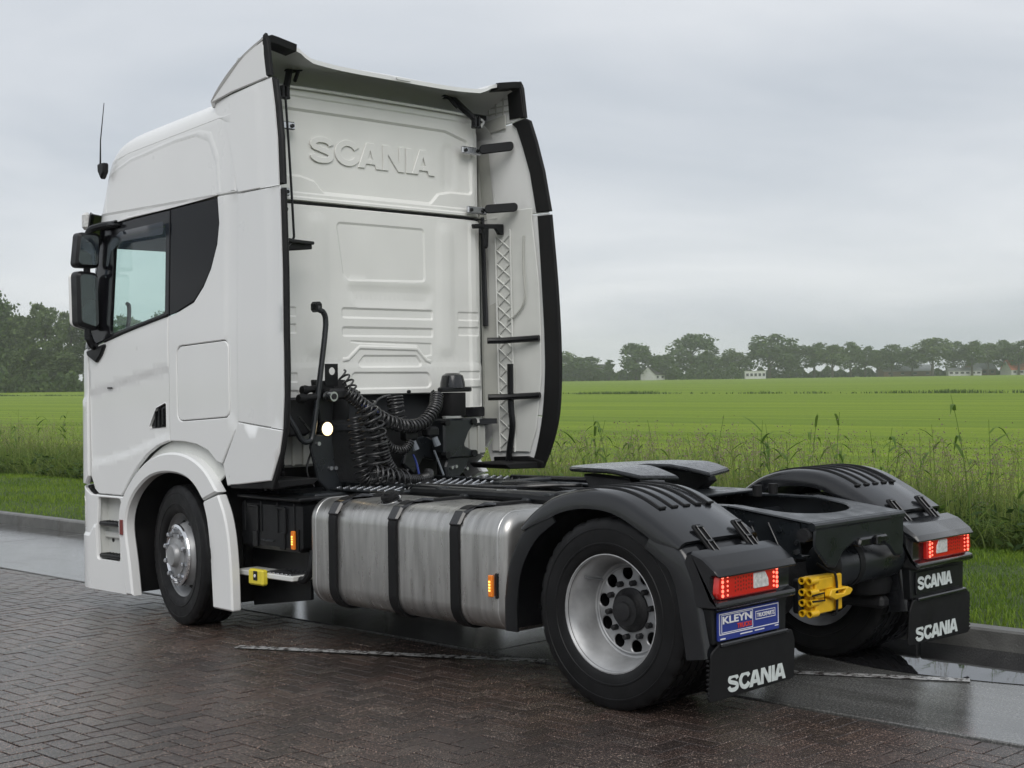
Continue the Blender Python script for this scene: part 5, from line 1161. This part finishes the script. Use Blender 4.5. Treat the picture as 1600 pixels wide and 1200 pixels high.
panel('handle', rnd([(.0, -.005), (.02, .03), (.18, .03), (.235, .012), (.20, -.015), (.06, -.03)], .01), lambda P: (np.stack([np.asarray(P)[:, 0], np.full(len(P), -.05), np.asarray(P)[:, 1]], 1), np.tile((0., -1., 0.), (len(P), 1))), .05, M['yellow'], ck, holes=[rnd([(.05, .004), (.07, .018), (.16, .018), (.14, .0)], .005)], grid=.04, edge=.005)
mb = MB(); mb.tube(curve_pts([(.02, .04, .16), (.07, .0, .118), (.092, -.03, .09), (.096, -.03, -.09), (.09, .0, -.115)], 5), .007, 6); mb.build('strap', M['rubber'], ck)
mb = MB(); mb.tube([(-.13, -.03, .012), (-.03, -.036, .018), (-.025, -.036, -.022), (-.13, -.03, -.018)], .005, 6); mb.build('strap', M['rubber'], ck)
mb = MB(); mb.box((-.22, -.56, .53), (.34, .05, .18), .01); mb.build('chock_holder', M['plastic'], T)

# ================================================================== VEGETATION
def foliage(name, c, tr=.35, rough=.6):
    """leaf colour varied by the 'tint' attribute, some light passing through"""
    m = bpy.data.materials.new(name); m.use_nodes = True; t = m.node_tree; t.nodes.clear(); l = t.links.new
    o = t.nodes.new('ShaderNodeOutputMaterial'); a = t.nodes.new('ShaderNodeAttribute'); a.attribute_name = 'tint'
    h = t.nodes.new('ShaderNodeHueSaturation'); h.inputs['Color'].default_value = (*c, 1)
    mp = t.nodes.new('ShaderNodeMapRange'); mp.inputs[3].default_value = .55; mp.inputs[4].default_value = 1.5; l(a.outputs['Fac'], mp.inputs[0]); l(mp.outputs[0], h.inputs['Value'])
    mh = t.nodes.new('ShaderNodeMapRange'); mh.inputs[3].default_value = .52; mh.inputs[4].default_value = .475; l(a.outputs['Fac'], mh.inputs[0]); l(mh.outputs[0], h.inputs['Hue'])
    b = t.nodes.new('ShaderNodeBsdfPrincipled'); b.inputs['Roughness'].default_value = rough; b.inputs['Specular IOR Level'].default_value = .25; l(h.outputs[0], b.inputs['Base Color'])
    tl = t.nodes.new('ShaderNodeBsdfTranslucent'); l(h.outputs[0], tl.inputs[0]); mx_ = t.nodes.new('ShaderNodeMixShader'); mx_.inputs[0].default_value = tr
    l(b.outputs[0], mx_.inputs[1]); l(tl.outputs[0], mx_.inputs[2]); l(mx_.outputs[0], o.inputs[0]); return m
M['leaf'] = foliage('tree_leaf', (.088, .138, .046)); M['leaf2'] = foliage('willow_leaf', (.115, .165, .06)); M['bark'] = pm('bark', (.07, .06, .05), .85, var=.3, vs=3)
M['grass'] = foliage('lawn_blade', (.145, .235, .026), .3); M['reed'] = foliage('ditch_blade', (.145, .20, .050), .35); M['reedleaf'] = foliage('reed_leaf', (.125, .21, .038), .4)
M['seed'] = foliage('seed_head', (.26, .205, .165), .3); M['meadow'] = foliage('meadow_blade', (.15, .225, .020), .3)
def blades(name, P, h, w, lean, mat, tint=None, curl=1.0):
    """one mesh of bent tapering blades; P (N,3) roots"""
    n = len(P); th = rng.uniform(0, 2*PI, n); ld = rng.uniform(0, 2*PI, n)
    d = np.stack([np.cos(th), np.sin(th), 0*th], 1); e = np.stack([np.cos(ld), np.sin(ld), 0*ld], 1)
    w = np.broadcast_to(w, n)[:, None]; h = np.broadcast_to(h, n)[:, None]; le = np.broadcast_to(lean, n)[:, None]*h
    up = np.array([[0, 0, 1.]])
    def at(t): return P+e*le*t**(1.6*curl)+up*h*(t-.35*np.broadcast_to(lean, n)[:, None]*t*t)
    V = np.stack([P-d*w/2, P+d*w/2, at(.4)-d*w*.45, at(.4)+d*w*.45, at(.75)-d*w*.28, at(.75)+d*w*.28, at(1.)], 1).reshape(-1, 3)
    f = np.array([(0, 1, 3), (0, 3, 2), (2, 3, 5), (2, 5, 4), (4, 5, 6)])
    F = (f[None]+(np.arange(n)*7)[:, None, None]).reshape(-1, 3); me = mesh_np(name, V, F)
    a = me.attributes.new('tint', 'FLOAT', 'POINT'); tt = rng.random(n) if tint is None else tint; a.data.foreach_set('value', np.repeat(tt, 7).astype(np.float32))
    return link(name, me, mat)
def vz(x): return np.interp(x, xs_v, zs_v)
xs_v, zs_v = [1.63, 2.2, 3., 4., 5., 5.6, 6.4, 7.2, 8.4, 9.5], [.105, .125, .13, .13, .12, .08, -.10, -.14, -.12, -.17]
def scatter(x0, x1, y0, y1, n):
    x = rng.uniform(x0, x1, n); y = rng.uniform(y0, y1, n); return np.stack([x, y, vz(x)-.01], 1)
def patch(P, s=.8): return .5+.5*np.sin(P[:, 0]*2.3*s+np.sin(P[:, 1]*1.1*s)*2)*np.sin(P[:, 1]*1.9*s+P[:, 0])
# mown verge
LP = np.concatenate([scatter(1.66, 5.7, -3, 6, 60000), scatter(1.66, 5.7, 6, 26, 60000), scatter(1.66, 5.7, 26, 45, 12000), scatter(1.66, 5.7, -14, -3, 14000)])
n = len(LP); pt = patch(LP)
tag(blades('lawn_grass', LP, rng.uniform(.03, .075, n)*(.7+.6*pt), rng.uniform(.005, .009, n), rng.uniform(.1, .7, n), M['grass'], np.clip(.25+.35*pt+rng.normal(0, .18, n), 0, 1)), 'short mown grass on the verge behind the kerb', 'grass', kind='stuff')
# rank grass of the ditch bank
RP = np.concatenate([scatter(5.35, 8.6, -5, 9, 26000), scatter(5.35, 8.6, 9, 30, 22000), scatter(5.35, 8.6, 30, 70, 9000), scatter(5.35, 8.6, -16, -5, 6000)])
n = len(RP); pt = patch(RP, .6); edge = np.clip((RP[:, 0]-5.3)/.9, .35, 1); far_ = np.clip(1+(RP[:, 1]-20)*.02, 1, 2)
hh = (rng.uniform(.40, .92, n)*(.55+.6*pt)*edge)+.12
tag(blades('ditch_grass', RP, hh, rng.uniform(.007, .016, n)*far_, rng.uniform(.25, 1.35, n), M['reed'], np.clip(.05+.6*pt+rng.normal(0, .22, n), 0, 1)), 'rank tangled grass growing along the ditch', 'grass', kind='stuff')
# broad leaved weeds low on the bank
WP = np.concatenate([scatter(5.25, 7.2, -5, 9, 1200), scatter(5.25, 7.2, 9, 40, 1700)]); WP = WP[rng.random(len(WP)) < .1+.9*patch(WP, 1.1)]; n0 = len(WP); K = 16
C = WP[:, None, :]+rng.normal(0, 1, (n0, K, 3))*np.array([.10, .10, 0])+np.array([0, 0, 1.])*(rng.random((n0, K, 1))**.8*rng.uniform(.15, .5, (n0, 1, 1)))
d1 = rng.normal(0, 1, (n0, K, 3))*np.array([1, 1, .5]); d1 /= np.linalg.norm(d1, axis=2, keepdims=True); d2 = np.cross(d1, rng.normal(0, 1, (n0, K, 3))*np.array([.4, .4, 1])); d2 /= np.linalg.norm(d2, axis=2, keepdims=True); s = rng.uniform(.02, .05, (n0, K, 1))
V = np.stack([C-d1*s*1.5, C+d2*s*.6, C+d1*s*1.5, C-d2*s*.6], 2).reshape(-1, 3); me = mesh_np('bank_weeds', V, np.arange(len(V)).reshape(-1, 4)); a = me.attributes.new('tint', 'FLOAT', 'POINT'); a.data.foreach_set('value', np.repeat(rng.uniform(0, .7, n0*K), 4).astype(np.float32))
M['weed'] = foliage('weed_leaf', (.060, .105, .022), .3)
tag(link('bank_weeds', me, M['weed']), 'dark broad leaved weeds at the foot of the ditch bank', 'weeds', kind='stuff')
# flowering grass heads, pinkish beige
SPt = np.concatenate([scatter(5.5, 8.0, -5, 9, 4200), scatter(5.5, 8.0, 9, 40, 4200)]); SPt = SPt[rng.random(len(SPt)) < .12+1.0*(1-patch(SPt, .6))**1.5]
n = len(SPt); sh = rng.uniform(.55, 1.05, n); lx, ly = rng.normal(0, .17, n), rng.normal(0, .17, n)
tip = SPt+np.stack([lx, ly, sh], 1); K = 18
off = rng.normal(0, 1, (n, K, 3))*np.array([.028, .028, .075]); C = tip[:, None, :]+off; s = rng.uniform(.004, .010, (n, K, 1))
d1 = rng.normal(0, 1, (n, K, 3)); d1 /= np.linalg.norm(d1, axis=2, keepdims=True); d2 = rng.normal(0, 1, (n, K, 3)); d2 /= np.linalg.norm(d2, axis=2, keepdims=True)
V = np.stack([C-d1*s, C+d1*s, C+d2*s*2.2], 2).reshape(-1, 3); F = np.arange(len(V)).reshape(-1, 3)
mid = SPt+np.stack([lx*.35, ly*.35, sh*.6], 1); wv = np.array([.0022, -.0022, 0])
Vs = np.stack([SPt-wv, SPt+wv, mid+wv, mid-wv, tip+wv*.5, tip-wv*.5], 1).reshape(-1, 3); fb = np.array([(0, 1, 2), (0, 2, 3), (3, 2, 4), (3, 4, 5)]); Fs = (fb[None]+(np.arange(n)*6)[:, None, None]).reshape(-1, 3)+len(V)
mst = mesh_np('flower_stems', Vs, Fs-len(V)); a = mst.attributes.new('tint', 'FLOAT', 'POINT'); a.data.foreach_set('value', np.repeat(rng.uniform(.4, 1, n), 6).astype(np.float32)); tag(link('flower_stems', mst, M['reed']), 'thin green stems carrying the flowering grass heads', 'grass', kind='stuff')
me = mesh_np('flowering_grass', V, F); a = me.attributes.new('tint', 'FLOAT', 'POINT'); a.data.foreach_set('value', rng.random(len(V)).astype(np.float32))
AP = np.concatenate([scatter(5.4, 8.2, -5, 10, 7000), scatter(5.4, 8.2, 10, 34, 6000)]); na = len(AP)
tag(blades('arching_grass', AP, rng.uniform(.5, 1.0, na)*np.clip((AP[:, 0]-5.0)/.9, .5, 1), rng.uniform(.009, .016, na), rng.uniform(.7, 1.7, na), M['reedleaf'], np.clip(.35+.4*patch(AP, .5)+rng.normal(0, .2, na), 0, 1)), 'long arching green grass blades along the ditch', 'grass', kind='stuff')
tag(link('flowering_grass', me, M['seed']), 'beige flowering grass heads standing over the ditch', 'grass', kind='stuff')
# taller meadow grass just past the ditch
MP = np.stack([rng.uniform(8.4, 30, 42000)**1.0, rng.uniform(-8, 60, 42000), np.full(42000, -.165)], 1); n = len(MP)
tag(blades('meadow_grass', MP, rng.uniform(.03, .075, n), rng.uniform(.010, .018, n), rng.uniform(.3, 1., n), M['meadow'], np.clip(.5+rng.normal(0, .2, n), 0, 1)), 'fresh cut meadow grass beyond the ditch', 'grass', kind='stuff')
# dark sedge row along the far field drain
yy = np.concatenate([rng.uniform(15, 300, 16000)]); cl = np.sin(yy*.35)+np.sin(yy*.13+1)+np.sin(yy*.9)*.6; keep = rng.random(len(yy)) < np.clip(.35+.3*cl, .12, 1); yy = yy[keep]; cl = cl[keep]
DP_ = np.stack([rng.normal(111, .6, len(yy)), yy, np.full(len(yy), -.16)], 1); n = len(yy)
tag(blades('drain_sedge', DP_, rng.uniform(.18, .42, n)*(.8+.15*cl), rng.uniform(.05, .10, n), rng.uniform(.1, .5, n), M['leaf'], rng.uniform(.2, .8, n)), 'dark sedge tufts along a drain across the meadow', 'sedge', kind='stuff')

# single reed stalks that stand above the bank
def reed_mesh(seed):
    r = np.random.default_rng(seed); h = r.uniform(1.0, 1.35); st = MB(); bx, by = r.normal(0, .10, 2)
    pth = [(bx*t*t, by*t*t, h*t) for t in np.linspace(0, 1, 7)]; st.tube(pth, list(np.linspace(.006, .002, 7)), 5)
    V = []; F = []
    for k in range(7):
        t = .3+.1*k; p = np.array([bx*t*t, by*t*t, h*t]); a = r.uniform(0, 2*PI); L_ = r.uniform(.28, .5); w = r.uniform(.013, .024); dr = np.array([math.cos(a), math.sin(a), 0]); sd_ = np.array([-math.sin(a), math.cos(a), 0]); b = len(V); up = r.uniform(.5, 1.0); dro = r.uniform(.3, 1.1)
        for i in range(6):
            q = i/5; c = p+dr*L_*q*.75+np.array([0, 0, L_*(up*q-dro*q*q)]); ww = w*(1-q**2)*(.6+.8*q if q < .5 else 1); V += [c-sd_*ww, c+sd_*ww]
        F += [(b+2*i, b+2*i+1, b+2*i+3, b+2*i+2) for i in range(5)]
    def tm(me): a_ = me.attributes.new('tint', 'FLOAT', 'POINT'); a_.data.foreach_set('value', np.full(len(me.vertices), r.uniform(.25, .8), np.float32)); return me
    m1 = bpy.data.meshes.new('stem'); m1.from_pydata(st.v, [], st.f); m1.materials.append(M['reedleaf']); tm(m1)
    m2 = mesh_np('leaf_blades', V, F); m2.materials.append(M['reedleaf']); tm(m2); return m1, m2
RM = [reed_mesh(i) for i in range(9)]
ry = np.concatenate([rng.uniform(-3, 2.5, 26), rng.uniform(2.5, 8.5, 52), rng.uniform(14, 24, 40)])
for i, y in enumerate(ry):
    x = rng.uniform(5.6, 7.4); o = empty('reed_plant', (x, y, float(vz(x))-.02), rng.uniform(0, 6.28)); o.scale = (1.15, 1.15, rng.uniform(.75, 1.12))
    tag(o, 'tall green reed stalk with drooping leaves standing over the ditch grass', 'reed', 'reeds along the ditch')
    m1, m2 = RM[i % 9]; link('stem', m1, None, o); link('leaf_blades', m2, None, o)

# ------------------------------------------------------------------ trees
def tree_mesh(seed, h, w, trunk_h, nleaf, leaf, lobes=14, airy=.0):
    r = np.random.default_rng(seed); tr = MB(); base_r = h*.022+.08
    top = h*.8; pts = [(r.normal(0, .012)*h*t, r.normal(0, .012)*h*t, top*t) for t in np.linspace(0, 1, 7)]; pts[0] = (0, 0, -.3)
    tr.tube(pts, [base_r*(1-.85*t) for t in np.linspace(0, 1, 7)], 7)
    ctr = []
    for k in range(lobes):
        q = (k+.5)/lobes; zc = trunk_h+(h-trunk_h)*(.12+.80*q**.9); rad = math.sin(PI*min(.97, .12+.82*q))**.7*w*.5
        a = k*2.4+r.uniform(-.5, .5); rr = rad*r.uniform(.25, .78); c = np.array([rr*math.cos(a), rr*math.sin(a), zc+r.normal(0, .03)*h]); s = np.array([1, 1, .78])*w*r.uniform(.15, .24)*(1-.25*q)
        ctr.append((c, s)); t0 = np.array(pts[3])*1.0; zb = max(trunk_h*.75, zc*.62); t0 = np.array([0, 0, zb]); tr.tube([tuple(t0), tuple((t0+c)/2+np.array([0, 0, .02*h])), tuple(c)], [base_r*.4, base_r*.22, base_r*.08], 5)
    ctr.append((np.array([0, 0, trunk_h+(h-trunk_h)*.55]), np.array([w*.26, w*.26, (h-trunk_h)*.34])))
    C = []; per = nleaf//len(ctr)
    for c, s in ctr:
        g = r.normal(0, 1, (per, 3)); g /= np.linalg.norm(g, axis=1)[:, None]; rad = r.uniform(.35, 1.08, (per, 1))**.6
        # sub clumps
        sub = r.normal(0, 1, (9, 3)); sub /= np.linalg.norm(sub, axis=1)[:, None]; pick = sub[r.integers(0, 9, per)]; g = np.where(r.random((per, 1)) < .6, pick*.9+r.normal(0, .24, (per, 3)), g*rad); C.append(c+g*s)
    C = np.concatenate(C); C = C[C[:, 2] > trunk_h*.8]; n = len(C)
    d1 = r.normal(0, 1, (n, 3)); d1 /= np.linalg.norm(d1, axis=1)[:, None]; d2 = np.cross(d1, r.normal(0, 1, (n, 3))); d2 /= np.linalg.norm(d2, axis=1)[:, None]; s = leaf*r.uniform(.6, 1.3, (n, 1))
    V = np.stack([C-d1*s, C+d2*s*.55, C+d1*s, C-d2*s*.55], 1).reshape(-1, 3); F = np.arange(4*n).reshape(-1, 4)
    m2 = mesh_np('crown', V, F); a = m2.attributes.new('tint', 'FLOAT', 'POINT'); a.data.foreach_set('value', np.repeat(np.clip(r.normal(.45, .2, n), 0, 1), 4).astype(np.float32))
    m1 = bpy.data.meshes.new('trunk'); m1.from_pydata(tr.v, [], tr.f); m1.materials.append(M['bark']); return m1, m2
def at_px(px, dist):
    """ground point seen at photograph column px, dist metres ahead"""
    l_ = (px-800)/FPX*dist; return CAM.x+math.sin(YAW)*dist+math.cos(YAW)*l_, CAM.y+math.cos(YAW)*dist-math.sin(YAW)*l_
TM = {}
def tree(px, dist, h, w, kind, label, group):
    key = kind
    if key not in TM:
        hh_, ww_, th_, nl_, lf_, mt_ = {'avenue0': (11, 8.5, 3.6, 2600, .34, 'leaf'), 'avenue1': (11, 8., 3.4, 2400, .34, 'leaf2'), 'avenue2': (11, 9.5, 3.0, 2800, .36, 'leaf'),
            'bush0': (11, 9, .4, 3200, .36, 'leaf'), 'bush1': (11, 11, .3, 3600, .38, 'leaf2'), 'bush2': (11, 10., .6, 3400, .36, 'leaf'), 'fir': (11, 4.2, .4, 1800, .28, 'leaf'),
            'big0': (20, 15, 1.2, 9000, .42, 'leaf'), 'big1': (20, 13, 1.0, 8000, .42, 'leaf2'), 'big2': (20, 16, .8, 9500, .44, 'leaf'), 'big3': (20, 13, 2., 6500, .40, 'leaf2')}[kind]
        m1, m2 = tree_mesh(len(TM)+11, hh_, ww_, th_, nl_, lf_, 9 if kind == 'fir' else 16 if kind.startswith('big') else 14); m2.materials.append(M[mt_]); TM[key] = (m1, m2, hh_, ww_)
    m1, m2, hh_, ww_ = TM[key]; x, y = at_px(px, dist)
    o = empty('tree', (x, y, -.16), rng.uniform(0, 6.28)); o.scale = (w/ww_, w/ww_, h/hh_); tag(o, label, 'tree', group)
    link('trunk', m1, None, o); link('crown', m2, None, o); return o
DR = 680.
S1 = 1600/FPX*0+1/FPX
for (px, top, wpx, kind, lab) in ((874, 546, 60, 'bush1', 'low bushy tree beside the cab at the near end of the far tree line'), (911, 549, 46, 'bush0', 'rounded bushy tree before the dark roofed farmhouse'), (952, 554, 16, 'fir', 'narrow pointed conifer behind the dark roofed farmhouse'),
        (994, 531, 50, 'bush2', 'broad dark tree left of the white gabled house in the far line'), (1033, 547, 38, 'bush0', 'small round tree above the white gabled house'), (1080, 517, 62, 'bush2', 'tallest dense round crowned tree of the far line'), (1112, 550, 56, 'bush1', 'low spreading bush at the foot of the tallest round tree'), (1151, 545, 48, 'bush1', 'loose pale tree behind the long white cabin'),
        (1202, 527, 66, 'avenue2', 'broad domed tree right beside the long white cabin'), (1234, 536, 40, 'bush0', 'dense dark tree closing the gap before the avenue')):
    tree(px, DR+random.uniform(-12, 18), (588-top)/FPX*DR*1.04, wpx/FPX*DR*1.5, kind, lab, 'trees of the far tree line')
_av = 'avenue tree with bare trunk and airy crown beyond the meadow'
AVL = ['avenue tree next to the dense dark tree closing the gap', _av, _av, _av, 'smallest avenue tree in the low stretch before the grey barn', _av, 'low avenue tree in front of the grey barn', 'tallest avenue tree with wide crown between the grey barn and white stable', _av, 'avenue tree in front of the white stable', 'avenue tree in front of the tall grey roofed house', 'avenue tree beside the orange roofed house', 'avenue tree rising behind the orange roof', _av, _av]
for i, (px, top, wpx) in enumerate(((1272, 534, 46), (1301, 537, 36), (1329, 537, 36), (1352, 540, 30), (1371, 545, 26), (1394, 541, 40), (1426, 545, 36), (1457, 529, 46), (1491, 538, 36), (1519, 535, 34), (1544, 537, 34), (1568, 537, 34), (1592, 535, 40), (1622, 536, 40), (1660, 532, 44))):
    tree(px, DR+random.uniform(-8, 12), (586-top)/FPX*DR*1.04, wpx/FPX*DR*1.55, 'avenue%d' % (i % 3), AVL[i], 'avenue trees beyond the meadow')
DL = 380.
for (px, top, wpx, kind, lab) in ((-70, 440, 130, 'big0', 'tall dark tree at the outer end of the wood beyond the cab front'), (-5, 452, 100, 'big2', 'tall dark tree with full rounded crown left of the mirror'), (38, 482, 70, 'big1', 'mid height leafy tree between the tall dark tree and the thin one'), (72, 470, 76, 'big3', 'thin crowned tree with sky showing through beside the mirror'), (112, 478, 70, 'big3', 'airy tree seen just below the lower mirror'), (20, 525, 90, 'big2', 'low dense shrub tree at the foot of the wood'), (92, 540, 90, 'big1', 'low shrub tree under the airy crowns'), (150, 475, 80, 'big0', 'dark tree standing behind the cab front'), (200, 480, 80, 'big1', 'leafy tree hidden mostly behind the cab'), (250, 485, 80, 'big2', 'round tree hidden mostly behind the cab door')):
    tree(px, DL+random.uniform(-10, 14), (605-top)/FPX*DL, wpx/FPX*DL*1.15, kind, lab, 'trees of the wood beyond the cab')
# hedges at the foot of the tree lines
def hedge(px0, px1, dist, hgt, label, n=5000):
    P = []; t = rng.random(n); px = px0+(px1-px0)*t; dd = dist+rng.uniform(-3, 3, n); l_ = (px-800)/FPX*dd
    x = CAM.x+math.sin(YAW)*dd+math.cos(YAW)*l_; y = CAM.y+math.cos(YAW)*dd-math.sin(YAW)*l_; top = hgt*(.65+.35*np.sin(px*.21)*np.sin(px*.083+1)); z = rng.random(n)**.8*top-.16
    C = np.stack([x, y, z], 1); d1 = rng.normal(0, 1, (n, 3)); d1 /= np.linalg.norm(d1, axis=1)[:, None]; d2 = np.cross(d1, rng.normal(0, 1, (n, 3))); d2 /= np.linalg.norm(d2, axis=1)[:, None]; s = .6*rng.uniform(.6, 1.3, (n, 1))
    me = mesh_np('hedge', np.stack([C-d1*s, C+d2*s*.7, C+d1*s, C-d2*s*.7], 1).reshape(-1, 3), np.arange(4*n).reshape(-1, 4)); a = me.attributes.new('tint', 'FLOAT', 'POINT'); a.data.foreach_set('value', np.repeat(np.clip(rng.normal(.4, .2, n), 0, 1), 4).astype(np.float32))
    tag(link('hedge', me, M['leaf']), label, 'hedge', kind='stuff')
hedge(840, 1165, 676, 7.5, 'overgrown hedge along the farmhouses beyond the meadow', 15000); hedge(1170, 1700, 705, 5.5, 'low hedge behind the avenue trunks', 16000); hedge(-140, 300, 368, 6., 'dark undergrowth at the foot of the wood', 14000)
# ------------------------------------------------------------------ far buildings
M['tile_dark'] = pm('dark_roof_tiles', (.055, .05, .052), .7, var=.2, vs=1); M['tile_red'] = pm('orange_roof_tiles', (.50, .14, .07), .7, var=.15, vs=1); M['roof_grey'] = pm('grey_sheet_roof', (.22, .23, .24), .6, var=.1, vs=.5)
M['wallbrick'] = pm('brown_brick_wall', (.16, .10, .075), .8, var=.2, vs=2); M['render'] = pm('white_render', (.55, .55, .54), .7, var=.05, vs=1); M['pane'] = pm('dark_window_pane', (.03, .035, .04), .1)
def house(name, px, dist, w, dpt, wall, ridge_, wm, rm, label, nwin=3, turn=0., door=True, cat='house'):
    x, y = at_px(px, dist); o = empty(name, (x, y, -.16), -YAW+turn); tag(o, label, cat, None)
    mb = MB(); mb.prism([(-w/2, 0), (w/2, 0), (w/2, wall), (-w/2, wall)], (0, -dpt/2, 0), X_, Z_, Y_, dpt)
    if ridge_ > wall: mb.prism([(-dpt/2, wall), (dpt/2, wall), (0, ridge_-.12)], (-w/2+.05, 0, 0), Y_, Z_, X_, w-.1)
    mb.build('wall', wm, o, 0)
    if ridge_ > wall:
        mb = MB(); e = .35
        for s_ in (-1, 1): mb.prism([(s_*(dpt/2+e), wall-.2), (0, ridge_), (0, ridge_+.18), (s_*(dpt/2+e), wall)], (-w/2-.3, 0, 0), Y_, Z_, X_, w+.6)
        r_ = mb.build('roof', rm, o, 0)
    else:
        mb = MB(); mb.box((0, 0, wall+.1), (w+.4, dpt+.4, .2)); r_ = mb.build('roof', rm, o, 0)
    for k in range(nwin):
        xw = -w/2+w*(k+.5)/nwin; mb = MB(); mb.box((xw, -dpt/2-.03, wall*.55), (min(1.5, w/nwin*.6), .1, wall*.36)); wi = mb.build('window', M['pane'], o, 0)
        mb = MB(); mb.box((xw, -dpt/2-.1, wall*.35), (min(1.7, w/nwin*.7), .12, .1)); mb.build('sill', M['render'], wi, 0)
    return o
house('farmhouse', 936, 690, 9.5, 9, 2.8, 7.6, M['wallbrick'], M['tile_dark'], 'dark roofed brown brick farmhouse half hidden by trees', 3, .3)
h_ = house('gabled_house', 1020, 672, 8., 8, 2.6, 6.2, M['render'], M['tile_dark'], 'white walled house with dark steep roof behind the meadow', 2, .9)
house('white_cabin', 1180, 645, 9., 3, 3.3, 3.3, M['render'], M['render'], 'long low white cabin with a row of dark windows', 5, 0., cat='cabin')
house('garden_shed', 1143, 678, 8., 4, 4., 4., M['render'], M['roof_grey'], 'pale flat roofed shed beside the long white cabin', 3, .1, cat='shed')
house('grey_barn', 1414, 695, 24, 12, 2.6, 5.4, M['wallbrick'], M['roof_grey'], 'long barn with grey sheet roof behind the avenue trunks', 4, .05, cat='barn')
house('white_stable', 1506, 684, 15, 6, 2.4, 3.6, M['render'], M['roof_grey'], 'low white stable with grey roof between avenue trees', 6, -.1, cat='stable')
house('grey_roofed_house', 1531, 700, 12, 9, 3., 7.6, M['wallbrick'], M['roof_grey'], 'tall grey roofed house rising behind the white stable', 3, .2)
house('red_roofed_house', 1588, 686, 11, 9, 2.5, 7., M['render'], M['tile_red'], 'house with bright orange tiled roof at the end of the avenue', 3, .25)

# ------------------------------------------------------------------ damp air
hz = MB(); hz.box((200, 200, 15.5), (1700, 1700, 34.0))
hm = bpy.data.materials.new('damp_air'); hm.use_nodes = True; t = hm.node_tree; t.nodes.clear(); o = t.nodes.new('ShaderNodeOutputMaterial'); pv = t.nodes.new('ShaderNodeVolumePrincipled')
pv.inputs['Color'].default_value = (.97, .985, 1, 1); pv.inputs['Density'].default_value = .00038; pv.inputs['Anisotropy'].default_value = .7; t.links.new(pv.outputs[0], o.inputs['Volume'])
tag(hz.build('haze', hm, None, 0), 'thin grey damp air over the meadow', 'haze', kind='stuff')
